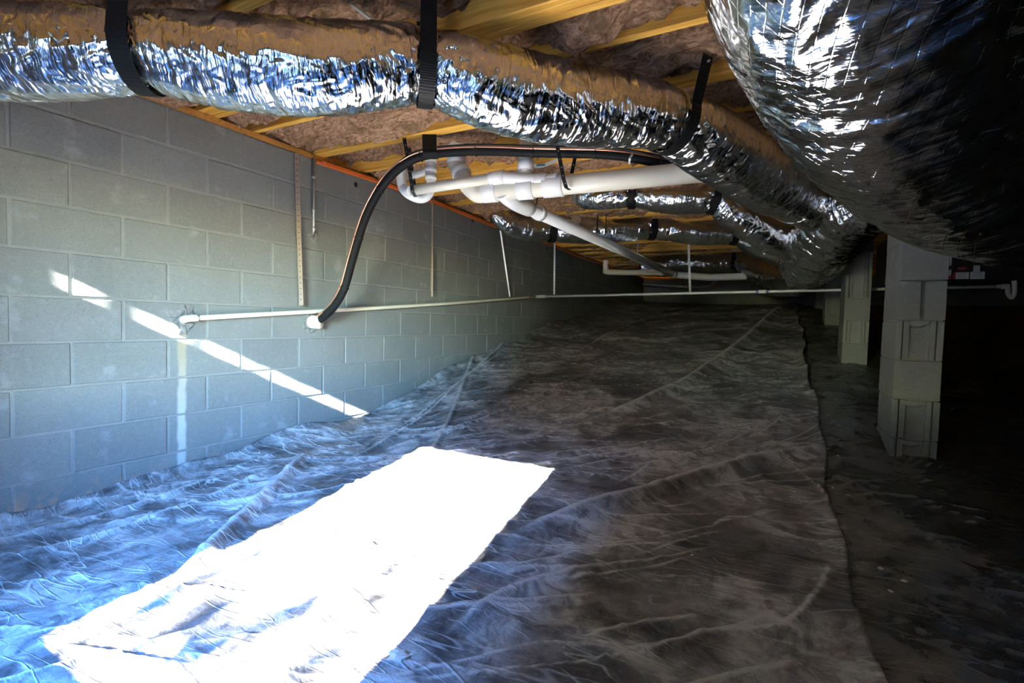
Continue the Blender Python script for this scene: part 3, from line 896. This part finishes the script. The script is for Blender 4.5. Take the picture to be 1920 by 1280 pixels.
for D_, q, lb in ((DF, (2.305,8.163,1.778), 'black strap on the dark far branch duct'),):
    duct_strap(D_, nearest_s(D_, q), lb, .07, JZ+.03)
# loose strap end nailed to the second joist
ls = empty('strap_end', (2.395,2.161,2.023), 'loose black strap end nailed to the joist above the long duct', 'strap')
keep(MB().strip([(2.434,2.138,2.053), (2.403,2.154,2.026), (2.367,2.179,1.995)], RV, .034, .004).build('webbing', MT['webbing']), ls)
keep(MB().strip([(2.376,2.162,2.006), (2.358,2.186,1.996)], RV, .02, .01).build('clip', MT['galv']), ls)

# ------------------------------------------------------------------ white drain plumbing
dr = empty('drain_plumbing', (1.858,2.683,1.614), 'large cream drain pipe with trap and elbows hung below the joists', 'pipe')
def pipe(name, pts, r, mat, root, n=20, smooth=0, caps=True):
    P = smooth_path(pts, smooth) if smooth else np.array(pts, float)
    return keep(MB().tube(P, r, n, caps).build(name, MT[mat]), root)
def collar(p, d, r, L, root, mat='pvcw', name='coupling'):
    p = np.array(p, float); d = np.array(d, float); d /= np.linalg.norm(d)
    q = [p - d*L/2, p - d*L/2*.98, p + d*L/2*.98, p + d*L/2]
    return keep(MB().tube(q, [r*.97, r, r, r*.97], 24).build(name, MT[mat]), root)
A = np.array((1.189,2.617,1.589)); B = np.array((2.441,2.793,1.619)); dAB = (B - A)/np.linalg.norm(B - A)
B2 = B + dAB*.12
pipe('main_pipe', [A, B2], .056, 'pvc', dr, 28)
collar(A + dAB*.30, dAB, .064, .10, dr); collar(A + dAB*.07, dAB, .063, .09, dr); collar(A + dAB*.47, dAB, .064, .12, dr)
E1 = np.array((0.983,2.652,1.801)); E0 = E1 + np.array([0, .0, .14]); E2 = np.array((1.071,2.625,1.676))
pipe('elbow', [E0, E1 + [0,0,.02], E1, E2, A - dAB*.02, A + dAB*.06], .055, 'pvc', dr, 24, 6)
collar((E1 + E2)/2, E2 - E1, .062, .05, dr); collar(E1 + [0,0,.03], (0,0,1), .062, .05, dr)
tz = np.array((1.482,2.653,1.670))
pipe('riser', [tz, tz + [0, 0, .26]], .042, 'pvc', dr, 20); collar(tz + [0, 0, .06], (0, 0, 1), .049, .06, dr)
# two inch branch with trap
b0 = np.array((0.764,2.480,1.615)); b1 = np.array((1.338,2.586,1.659)); b2 = np.array((1.589,2.652,1.632))
pipe('branch_pipe', [b0, b1], .031, 'pvc', dr, 18)
pipe('branch_elbow', [b1 - (b1-b0)*.1, b1, b2, b2 + dAB*.1], .036, 'pvcw', dr, 18, 5)
collar(b1, b1 - b0, .041, .07, dr); collar(b2, dAB, .041, .07, dr)
tr = [np.array(q) for q in ((0.794,2.626,1.976), (0.800,2.623,1.843), (0.806,2.619,1.686), (0.794,2.610,1.620), (0.755,2.587,1.590), (0.706,2.539,1.605), (0.675,2.501,1.646), (0.660,2.496,1.722), (0.660,2.499,1.784))]
pipe('trap', smooth_path(tr, 6), .031, 'pvcw', dr, 18)
pipe('trap_arm', [(0.675,2.501,1.646), (0.720,2.490,1.619), b0], .033, 'pvcw', dr, 18, 4)
pipe('trap_link', [(0.686,2.533,1.722), (0.790,2.638,1.790)], .027, 'pvcw', dr, 16)
for q in (300, 318, 332): collar(on_depth(808,q,3.24), (0, 0, 1), .037, .03, dr)
# three inch line running back along the house
w0 = np.array((1.345,2.610,1.591)); w1 = np.array((1.343,2.858,1.560)); w2 = np.array((1.415,7.674,1.576))
dw = (w2 - w1)/np.linalg.norm(w2 - w1)
bl = empty('drain_line', tuple(w1), 'sloping white drain pipe running back from the large pipe to the dark end', 'pipe')
pipe('wye', [w0, (w0 + w1)/2 + [0, 0, -.01], w1, w1 + dw*.1], .054, 'pvcw', bl, 22, 5)
pipe('pipe_run', [w1, w2], .045, 'pvcw', bl, 22)
collar(w1 + dw*.10, dw, .053, .06, bl); collar(w1 + dw*.28, dw, .052, .05, bl)
wy = np.array((1.268,3.900,1.609)); collar(wy, dw, .054, .12, bl)
pipe('cleanout', [wy, wy + dw*.06 + np.array([.05, -.05, .05])], .036, 'pvcw', bl, 18); collar(wy + dw*.06 + np.array([.05, -.05, .05]), (1, -1, 1), .042, .04, bl, 'cpvc')
we = np.array((1.357,7.302,1.602)); collar(we, dw, .054, .06, bl); collar(w2, dw, .054, .06, bl)
cl = empty('cross_pipe', (0.963,7.202,1.563), 'cream pipe with an elbow crossing the dark far end', 'pipe')
pipe('pipe_run', [(0.594,7.010,1.730), (0.592,7.004,1.614), (0.655,7.036,1.562), (1.382,7.371,1.578)], .04, 'cpvc', cl, 16, 5)
collar((1.314,7.335,1.576), (1, 0, 0), .046, .05, cl)
c2 = empty('cross_pipe', (1.795,8.106,1.577), 'pale pipe running right from the end of the sloping drain', 'pipe')
pipe('pipe_run', [(1.439,7.801,1.580), (1.881,8.038,1.553), (2.396,7.975,1.553)], .05, 'pvcw', c2, 16)
c3 = empty('cross_pipe', (1.177,9.935,1.607), 'thin dark pipe close to the far wall', 'pipe')
pipe('pipe_run', smooth_path([(0.255,10.578,1.680), (1.038,10.771,1.630), (1.517,10.688,1.630), (1.724,10.577,1.745)], 5), .03, 'galv', c3, 10)

# hangers of the drain: black perforated plumber's tape
def hanger(label, pts, w=.022, mat='black', wdir=None, name='pipe_hanger', holes=True, cat='hanger', group=None):
    P = np.array(pts, float)
    root = empty(name, tuple(P[-1]), label, cat, group)
    wd = RV if wdir is None else Vector(wdir)
    keep(MB().strip(P, wd, w, .002).build('band', MT[mat]), root)
    if holes:
        Q, t = resample(P, .035)
        for q in Q[1:-1]:
            keep(MB().tube([q - np.array(F)*.004, q - np.array(F)*.0015], .0035, 6).build('hole', MT['galv' if mat == 'black' else 'black']), root)
    return root
PH_ = 'black perforated pipe hangers'
hanger('black perforated hanger left of the copper line set strap holding the trap', [(0.763,2.391,1.948), (0.789,2.410,1.781), (0.809,2.415,1.667), (0.821,2.418,1.591), (0.826,2.442,1.560)], group=PH_)
hanger('black perforated hanger just behind the first one at the trap', [(0.676,2.539,1.964), (0.706,2.546,1.764), (0.728,2.553,1.661)], group=PH_)
hanger('black perforated hanger looped under the large drain pipe', [(1.741,2.514,1.781), (1.763,2.532,1.662), (1.775,2.546,1.590), (1.782,2.571,1.549), (1.775,2.636,1.554)], group=PH_)
hanger('black perforated hanger behind the large drain pipe, right of the looped one', [(1.746,2.804,1.843), (1.733,2.793,1.757), (1.724,2.785,1.693)], group=PH_)
def wire(label, pts, r=.004, mat='black', name='wire_hanger', cat='hanger', group='thin wire pipe hangers'):
    o = MB().tube(smooth_path(pts, 6), r, 8).build(name, MT[mat])
    return tag(o, label, cat, group)
wire('thin black wire hanger near the top of the sloping drain', [(1.399,3.006,1.661), (1.392,3.000,1.597), (1.370,2.985,1.540), (1.326,2.995,1.524)])
wire('thin black wire hanger halfway down the sloping drain', [(1.360,4.586,1.852), (1.357,4.578,1.700), (1.343,4.566,1.609), (1.298,4.596,1.570)])
wire('thin black hanger left of the halfway one on the sloping drain', [(1.273,4.595,1.841), (1.269,4.587,1.708), (1.266,4.584,1.667)], .006)
wire('thin dark wire hanger on the pipe close to the far wall', [(1.015,10.783,2.173), (1.030,10.775,1.819), (1.038,10.771,1.641)], .008)
wire('thin grey wire hanger low on the sloping drain', [(1.296,6.028,1.818), (1.291,6.018,1.650), (1.243,5.989,1.590), (1.074,6.124,1.559), (0.710,6.727,1.633)], .006, 'grey')

# ------------------------------------------------------------------ copper line set
LS = [(0.020,2.386,0.772), (0.100,2.380,0.807), (0.179,2.392,0.874), (0.273,2.391,0.996), (0.355,2.389,1.206), (0.460,2.375,1.423), (0.561,2.368,1.565), (0.678,2.368,1.679), (0.810,2.386,1.762), (0.942,2.425,1.801), (1.154,2.483,1.809), (1.375,2.545,1.798), (1.563,2.588,1.779), (1.947,2.681,1.746), (2.139,2.748,1.715), (2.321,2.845,1.677), (2.495,3.006,1.663)]
LP = smooth_path(LS, 10)
lsr = empty('line_set', tuple(LP[0]), 'black insulated copper line set curving from the wall sleeve up to the joists', 'pipe')
keep(MB().tube(LP, .0285, 18).build('insulation_sleeve', MT['foam']), lsr)
off = (-np.array(F)*.022 + np.array([-.017, -.004, .014]))
keep(MB().tube(LP[2:] + off, .0085, 12).build('copper_tube', MT['copper']), lsr)
off2 = (-np.array(F)*.02 + np.array([.004, -.004, .024]))
keep(MB().tube(LP[2:] + off2, .007, 8).build('control_cable', MT['black']), lsr)
Q, t = resample(LP, .31)
for q0, q1 in zip(Q[1:-1], Q[2:]):
    d = (q1 - q0); d /= np.linalg.norm(d)
    keep(MB().tube([q0, q0 + d*.004], .0335, 18).build('cable_tie', MT['black']), lsr)
sv = empty('wall_sleeve', (0.000,2.375,0.772), 'short cream pipe sleeve in the block wall around the line set', 'sleeve')
s0 = np.array((-0.010,2.362,0.764)); s1_ = np.array((-0.010,2.362,0.764)) + np.array([.075, .012, -.002])
keep(MB().tube([s0, s1_, s1_ - (s1_-s0)*.02, s0 + (s1_-s0)*.5], [.045, .045, .036, .036], 24, False).build('sleeve', MT['cpvc']), sv)
st = empty('duct_strap', (0.942,2.425,1.801), 'wide black strap holding the copper line set under a joist', 'strap')
keep(MB().strip([(0.950,2.411,1.913), (0.962,2.398,1.850), (0.973,2.390,1.796), (0.973,2.401,1.774), (0.958,2.426,1.771)], RV, .085, .003).build('band', MT['webbing']), st)
keep(MB().tube([(2.116,2.620,1.655), (2.123,2.602,1.673), (2.127,2.628,1.700)], .006, 8).build('cable_clamp', MT['white']), lsr)

# ------------------------------------------------------------------ condensate pipe along the wall and across to the unit
W0 = np.array((0.035,1.524,0.771)); W1 = np.array((0.040,5.888,1.140)); W2 = np.array((3.330,5.880,1.204)); W3 = np.array((4.492,5.800,1.220))
cp = empty('condensate_pipe', tuple(W0), 'thin ivory pipe running along the block wall and across to the unit', 'pipe')
pipe('wall_run', [W0, W0*.5 + W1*.5 + [.0, 0, -.012], W1], .0135, 'cpvc', cp, 14, 6)
pipe('wall_elbow', [np.array((-0.010,1.526,0.765)), np.array((0.025,1.510,0.765)), W0, W0 + (W1-W0)*.012], .019, 'pvcw', cp, 16, 4)
pipe('cross_run', [W1, W2, W3], .0135, 'pvcw', cp, 14)
collar(W1, W1 - W0, .02, .12, cp); collar(W1 + (W2-W1)*.02, W2 - W1, .02, .1, cp)
kk = W1 + (W2-W1)*.80
dx = (W2-W1)/np.linalg.norm(W2-W1)
collar(kk, dx, .019, .07, cp); collar(kk - dx*.045, dx, .0165, .03, cp, 'purple', 'primer_ring'); collar(kk + dx*.045, dx, .0165, .03, cp, 'purple', 'primer_ring')
collar(W0 + (W1-W0)*.22, W1-W0, .0165, .06, cp, 'cpvc')
tp = [np.array(q) for q in ((4.492,5.800,1.220), (4.533,5.800,1.220), (4.565,5.800,1.206), (4.570,5.800,1.160), (4.593,5.800,1.123), (4.611,5.800,1.160), (4.607,5.800,1.242), (4.602,5.800,1.269))]
pipe('drain_trap', smooth_path(tp, 5), .017, 'pvcw', cp, 14)
collar((4.550,5.800,1.220), (1, 0, 0), .022, .05, cp)
HG = 'hangers of the thin pipe'
def hang2(label, a, b, w, mat, holes=True):
    a = np.array(a); b = np.array(b)
    return hanger(label, [a, a*.66 + b*.34, a*.33 + b*.67, b], w, mat, None, 'pipe_hanger', holes, 'hanger', HG)
hang2('tan metal strap hanging from the sill down the wall to the thin pipe', (0.030,2.201,1.863), (0.050,2.234,0.874), .028, 'tan')
hang2('narrow grey strap on the wall left of the far silver duct', (0.030,3.641,1.871), (0.050,3.636,1.011), .014, 'tan', False)
hang2('narrow grey strap on the wall nearest to the pipe coupling', (0.030,4.868,1.873), (0.050,5.113,1.096), .016, 'galv', False)
hang2('white perforated strap holding the pipe coupling at the wall', (0.349,5.687,1.796), (0.371,5.670,1.154), .020, 'white')
hang2('white perforated strap holding the middle of the crossing pipe', (1.878,6.057,1.791), (1.920,6.052,1.185), .024, 'white')
# rod dropping into a broken block
rd = empty('anchor_rod', (0.000,2.368,1.356), 'thin grey steel rod running down the wall into a broken block', 'rod')
pipe('rod', [(0.030,2.340,1.874), (0.030,2.342,1.386), (0.000,2.359,1.355)], .0095, 'galv', rd, 10)
for q in (332, 395, 428): collar(on_x(588,q,.03), (0, 0, 1), .0135, .02, rd, 'galv', 'clip')

# broken mortar around the penetrations: part of the wall
def broken(cx, cz, r0, r1, seed, name='broken_mortar'):
    a = np.linspace(0, 2*PI, 40, endpoint=False)
    v, f = [], []
    for k, (rr, h) in enumerate(((r0*.7, -.012), (r0, .006), ((r0+r1)/2, .008), (r1, .0018))):
        for j, q in enumerate(a):
            n_ = 1 + .22*float(vn(math.cos(q)*2.4, math.sin(q)*2.4, k*.7, seed)) + .12*float(vn(math.cos(q)*7, math.sin(q)*7, k, seed+1))
            v.append((h + .004*float(vn(q*5, k*3, 0, seed+2)), cx + rr*n_*math.cos(q), cz + rr*n_*math.sin(q)))
    for k in range(3):
        for j in range(40):
            j2 = (j+1) % 40
            f.append((k*40+j, k*40+j2, (k+1)*40+j2, (k+1)*40+j))
    f.append(tuple(range(40))[::-1])
    return MB().add(v, f).build(name, MT['lime'], wl)
pA = (0.000,1.521,0.765); broken(pA[1], pA[2], .035, .075, 5)
pB = (0.000,2.368,1.356); broken(pB[1], pB[2], .012, .045, 8)
pC = (0.000,2.353,0.753); broken(pC[1], pC[2], .048, .06, 12)
# dark anchor holes drilled in the top course
for (hx, hy) in ((667, 346), (886, 414), (909, 422), (1025, 465), (1107, 492)):
    q = on_x(hx,hy,0)
    a = np.linspace(0, 2*PI, 14, endpoint=False)
    MB().add([(.0028, q[1] + .016*math.cos(s_), q[2] + .018*math.sin(s_)) for s_ in a] + [(-.003, q[1] + .018*math.cos(s_), q[2] + .02*math.sin(s_)) for s_ in a],
             [tuple(range(14))] + [(j, (j+1) % 14, 14 + (j+1) % 14, 14 + j) for j in range(14)]).build('anchor_hole', MT['black'], wl)

# orange cable below the sill plate
oc = []
for y in np.arange(2.37, 9.4, .2):
    oc.append((.012 + .004*math.sin(y*5), y, 1.872 + .010*math.sin(y*2.3) - .004))
tag(MB().tube(smooth_path(oc, 3), .012, 10).build('orange_cable', MT['orange']), 'orange cable running along the top of the block wall under the sill', 'cable')
tag(MB().tube(smooth_path([(q[0] + .012, q[1] + .05, q[2] + .012) for q in oc[:14]], 3), .006, 8).build('orange_cable', MT['orange']), 'thinner orange cable beside the thick one at the sill', 'cable')
# cream electric cables
tag(MB().strip(smooth_path([(1.298,1.332,2.048), (1.355,1.383,1.999), (1.399,1.450,1.965), (1.421,1.530,1.955), (1.422,1.576,1.950)], 5), RV, .016, .007).build('electric_cable', MT['cable']), 'flat cream electric cable crossing the insulation above the long duct', 'cable')
tag(MB().strip(smooth_path([(1.410,2.741,1.961), (1.447,2.817,1.935), (1.486,2.894,1.915)], 4), RV, .020, .008).build('electric_cable', MT['cable']), 'short visible end of a cream cable below the long duct', 'cable')
tg = empty('cable_tag', (1.363,2.880,1.819), 'white and blue printed tag hanging on a cable beside the drain riser', 'tag')
keep(MB().strip(smooth_path([(1.402,2.901,1.813), (1.454,2.929,1.811), (1.513,2.962,1.837), (1.564,2.991,1.863)], 4), UV, .024, .003).build('tag_sleeve', MT['white']), tg)
keep(MB().strip([(1.431,2.905,1.811), (1.479,2.931,1.816)], UV, .012, .003).build('blue_print', MT['blue']), tg)
tag(MB().box(0, .075, 0, .004, 0, .012).build('paper_label', MT['white']), 'small white paper label stapled to the joist beside the big duct', 'label').location = (2.529,2.563,2.002)

# ------------------------------------------------------------------ air handler, far right
ah = empty('air_handler', (4.2, 5.95, .93), 'dark air handler cabinet with white labels behind the nearest pier', 'air handler')
ax0, ax1, ay = 3.75, 4.95, 5.92
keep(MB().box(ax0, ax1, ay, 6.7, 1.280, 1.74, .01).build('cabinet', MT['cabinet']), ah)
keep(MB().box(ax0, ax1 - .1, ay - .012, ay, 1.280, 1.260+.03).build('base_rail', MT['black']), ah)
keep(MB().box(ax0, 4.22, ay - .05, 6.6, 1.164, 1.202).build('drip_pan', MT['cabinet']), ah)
def sticker(x0, y0, x1, y1, name='label', lines=4, mat='white', head=None):
    a = np.array(on_y(x0,y1,5.915)); b = np.array(on_y(x1,y0,5.915))
    o = keep(MB().box(a[0], b[0], ay - .004, ay, a[2], b[2]).build(name, MT[mat]), ah)
    H = b[2] - a[2]; W = b[0] - a[0]
    for k in range(lines):
        z = a[2] + H*(.16 + .68*k/max(1, lines - 1))
        q = MB().box(a[0] + W*(.25 if head else .08), b[0] - W*(.08 + .1*(k % 2)), ay - .0055, ay - .0035, z, z + H*.07).build('print_line', MT['grey'])
        q.parent = o
    if head:
        q = MB().box(a[0], a[0] + W*.16, ay - .0055, ay - .0035, a[2], b[2]).build('print_block', MT[head]); q.parent = o
    return o
sticker(1787, 510, 1817, 523, head='red'); sticker(1819, 509, 1847, 523); sticker(1825, 497, 1838, 509, lines=3); sticker(1774, 481, 1785, 498, lines=4); sticker(1774, 505, 1784, 517, lines=3)
sticker(1774, 518, 1784, 523, lines=1, mat='red')
ec = np.array((4.286,5.915,1.395))
a = np.linspace(0, 2*PI, 28, endpoint=False)
em = keep(MB().add([(ec[0] + .036*math.cos(q), ay - .006, ec[2] + .017*math.sin(q)) for q in a] + [(ec[0] + .036*math.cos(q), ay, ec[2] + .017*math.sin(q)) for q in a],
          [tuple(range(28))] + [(j, 28 + j, 28 + (j+1) % 28, (j+1) % 28) for j in range(28)]).build('emblem', MT['red']), ah)
sc = smooth_path([(ec[0] - .024, ay - .007, ec[2] + .004), (ec[0] - .018, ay - .007, ec[2] - .005), (ec[0] - .009, ay - .007, ec[2] + .003), (ec[0], ay - .007, ec[2] - .003), (ec[0] + .009, ay - .007, ec[2] + .003), (ec[0] + .022, ay - .007, ec[2] - .003)], 5)
q = MB().tube(sc, .0026, 6).build('emblem_script', MT['white']); q.parent = em
PHh = [(4.439,5.893,1.544,0.100), (4.631,6.104,1.420,0.100), (4.824,6.322,1.399,0.110), (5.086,6.463,1.387,0.110)]
DH = duct('flexible_duct', PHh, MT['foil_far'], 'small bright crumpled foil duct end at the right edge by the drain trap', seed=51, step=.01, n=72, wr=1.6)

# ------------------------------------------------------------------ crumbs and scraps on the sheet
CR = [(2.627,1.727,0.020), (3.114,3.218,0.190), (3.094,2.633,0.140), (2.091,0.886,-0.030), (3.163,1.906,0.040), (1.933,2.273,0.060), (1.443,2.348,0.060), (3.152,3.110,0.180), (3.144,2.588,0.130), (2.937,2.880,0.110), (2.941,2.495,0.100), (3.217,1.869,0.030), (3.172,1.790,0.030), (2.109,0.912,-0.020), (1.590,3.047,0.120), (1.373,2.887,0.110)]
WHERE = ['alone in the middle of the dark sheet', 'beside the sheet seam left of the nearest pier', 'at the sheet seam below the pier', 'largest, at the bottom edge in the sun patch', 'on the clean sheet below the pier', 'at the right corner of the sun patch', 'above the sun patch', 'just right of the seam', 'right of the seam below the pier', 'left of the seam on the ridge', 'left of the seam in the dark', 'lowest of the three on the clean sheet', 'leftmost of the lowest scraps on the clean sheet', 'small, beside the largest one', 'on the slope above the sun patch, right one', 'on the slope above the sun patch, left one']
for k, (p, w) in enumerate(zip(CR, WHERE)):
    r = .02 if k == 3 else random.uniform(.004, .008)
    v = []; f = []
    nA, nB = 9, 5
    for i in range(nB):
        for j in range(nA):
            th = PI*(i + .5)/nB; ph = 2*PI*j/nA
            q = 1 + .35*float(vn(math.cos(ph)*2 + k*9, math.sin(ph)*2, th*2, 90))
            v.append((r*1.3*q*math.sin(th)*math.cos(ph), r*q*math.sin(th)*math.sin(ph), r*.45*q*math.cos(th)))
    for i in range(nB - 1):
        for j in range(nA):
            f.append((i*nA+j, (i+1)*nA+j, (i+1)*nA+(j+1) % nA, i*nA+(j+1) % nA))
    f += [tuple(range(nA)), tuple(range((nB-1)*nA, nB*nA))[::-1]]
    o = MB().add(v, f).build('mortar_crumb', MT['pebble'])
    o.location = (p[0], p[1], on_sheet(p[0], p[1]) + r*.3); o.rotation_euler = (0, 0, random.uniform(0, 6))
    tag(o, 'pale mortar crumb on the plastic, ' + w, 'crumb', 'mortar crumbs on the plastic')

# ------------------------------------------------------------------ outdoors, never in view: bushes and post are added to shape the daylight
lawn = MB().box(-14, 20, -26, WF[0], .0, .30).build('ground_outside', MT['lawn']); tag(lawn, 'sunny lawn outside the access opening', kind='structure')
def screen_shrub(x, y, h, r, seed, label, leaf=.15, n=2600, mat='leaf'):  # unseen foliage
    root = empty('screen_shrub', (x, y, .3), label, 'screen_shrub', 'bushes added outside to shape the daylight')
    MB().tube([(0, 0, -.05), (.03, 0, h*.3), (0, .04, h*.6)], [.06, .05, .03], 8).build('stem', MT['bark'], root)
    g = np.random.default_rng(seed)
    d = g.normal(size=(n, 3)); d /= np.linalg.norm(d, axis=1)[:, None]
    p = d*(g.uniform(.3, 1, n)**.4)[:, None]*np.array([r, r, h*.5]) + np.array([0, 0, h*.52])
    a = g.normal(size=(n, 3)); a /= np.linalg.norm(a, axis=1)[:, None]
    b = np.cross(a, g.normal(size=(n, 3))); b /= np.linalg.norm(b, axis=1)[:, None]
    s_ = leaf
    V = np.stack([p - a*s_, p + b*s_*.5, p + a*s_, p - b*s_*.5], 1).reshape(-1, 3)
    f = np.arange(4*n).reshape(n, 4)
    o = link('foliage', mesh_from('foliage', V, f), MT[mat], root); o['kind'] = 'stuff'
SH = [(-1.45, -2.1, 4.6, 1.15, .16, 2600, 'tall dense bush nearest to the house outside, added to hide sky'), (-1.45, -4.0, 5.6, 1.25, .18, 2800, 'second tall bush of the row added outside to hide sky'),
      (-1.3, -6.4, 7.5, 1.4, .22, 3000, 'third tall bush of the row added outside to hide sky'), (-1.3, -9.2, 9.5, 1.8, .28, 3400, 'fourth tall bush of the row added outside to hide sky'), (.15, -13.2, 11.0, 1.45, .3, 3400, 'tallest narrow tree far outside, added to hide sky'),
      (2.6, -15.5, 6.0, 1.7, .28, 2600, 'broad bush straight out from the access opening, added to hide low sky'), (5.4, -15.8, 5.6, 1.8, .28, 2600, 'broad bush to the right outside, added to hide low sky')]
for k, (x, y, h, r, lf, n_, lb) in enumerate(SH):
    screen_shrub(x, y, h, r, k, lb, lf, n_)
screen_shrub(4.40, -1.75, 2.5, .85, 31, 'dense yellow-leaved bush added to keep the sun out of the small opening', .085, 9000, 'leaf_sun')  # added: keeps direct sun out of the small opening, tints the duct reflections

# unseen sparse sapling, added to thin the sun on the near part of the patch
g = np.random.default_rng(77)
rt = empty('screen_shrub', (2.65, -6.0, .3), 'thin sapling with sparse leaves, added further out to thin the sun', 'screen_shrub', 'bushes added outside to shape the daylight')
MB().tube([(0, 0, -.05), (.05, .03, 1.2), (0, 0, 2.2), (-.05, 0, 3.2)], [.035, .03, .02, .01], 8).build('stem', MT['bark'], rt)
n = 7000
zz = 3.75 - 1.7*np.sqrt(g.uniform(0, 1, n))**.85 + g.normal(0, .06, n)
p = np.stack([g.uniform(-1.0, 1.0, n), g.uniform(-.6, .6, n), zz - .3], 1)
a = g.normal(size=(n, 3)); a /= np.linalg.norm(a, axis=1)[:, None]
b = np.cross(a, g.normal(size=(n, 3))); b /= np.linalg.norm(b, axis=1)[:, None]
V = np.stack([p - a*.05, p + b*.025, p + a*.05, p - b*.025], 1).reshape(-1, 3)
fo_ = link('foliage', mesh_from('foliage', V, np.arange(4*n).reshape(n, 4)), MT['leaf'], rt); fo_['kind'] = 'stuff'

pp = empty('sun_block_post', (3.5, -1.25, .3), 'square wooden post added outside to block sun from the small opening', 'post')  # unseen post, added to stop a sun leak through the small opening
MB().box(-.16, .16, -.09, .09, -.02, 2.4, .008).build('shaft', MT['plate'], pp)
MB().box(-.19, .19, -.12, .12, -.02, .16, .008).build('plinth', MT['plate'], pp)
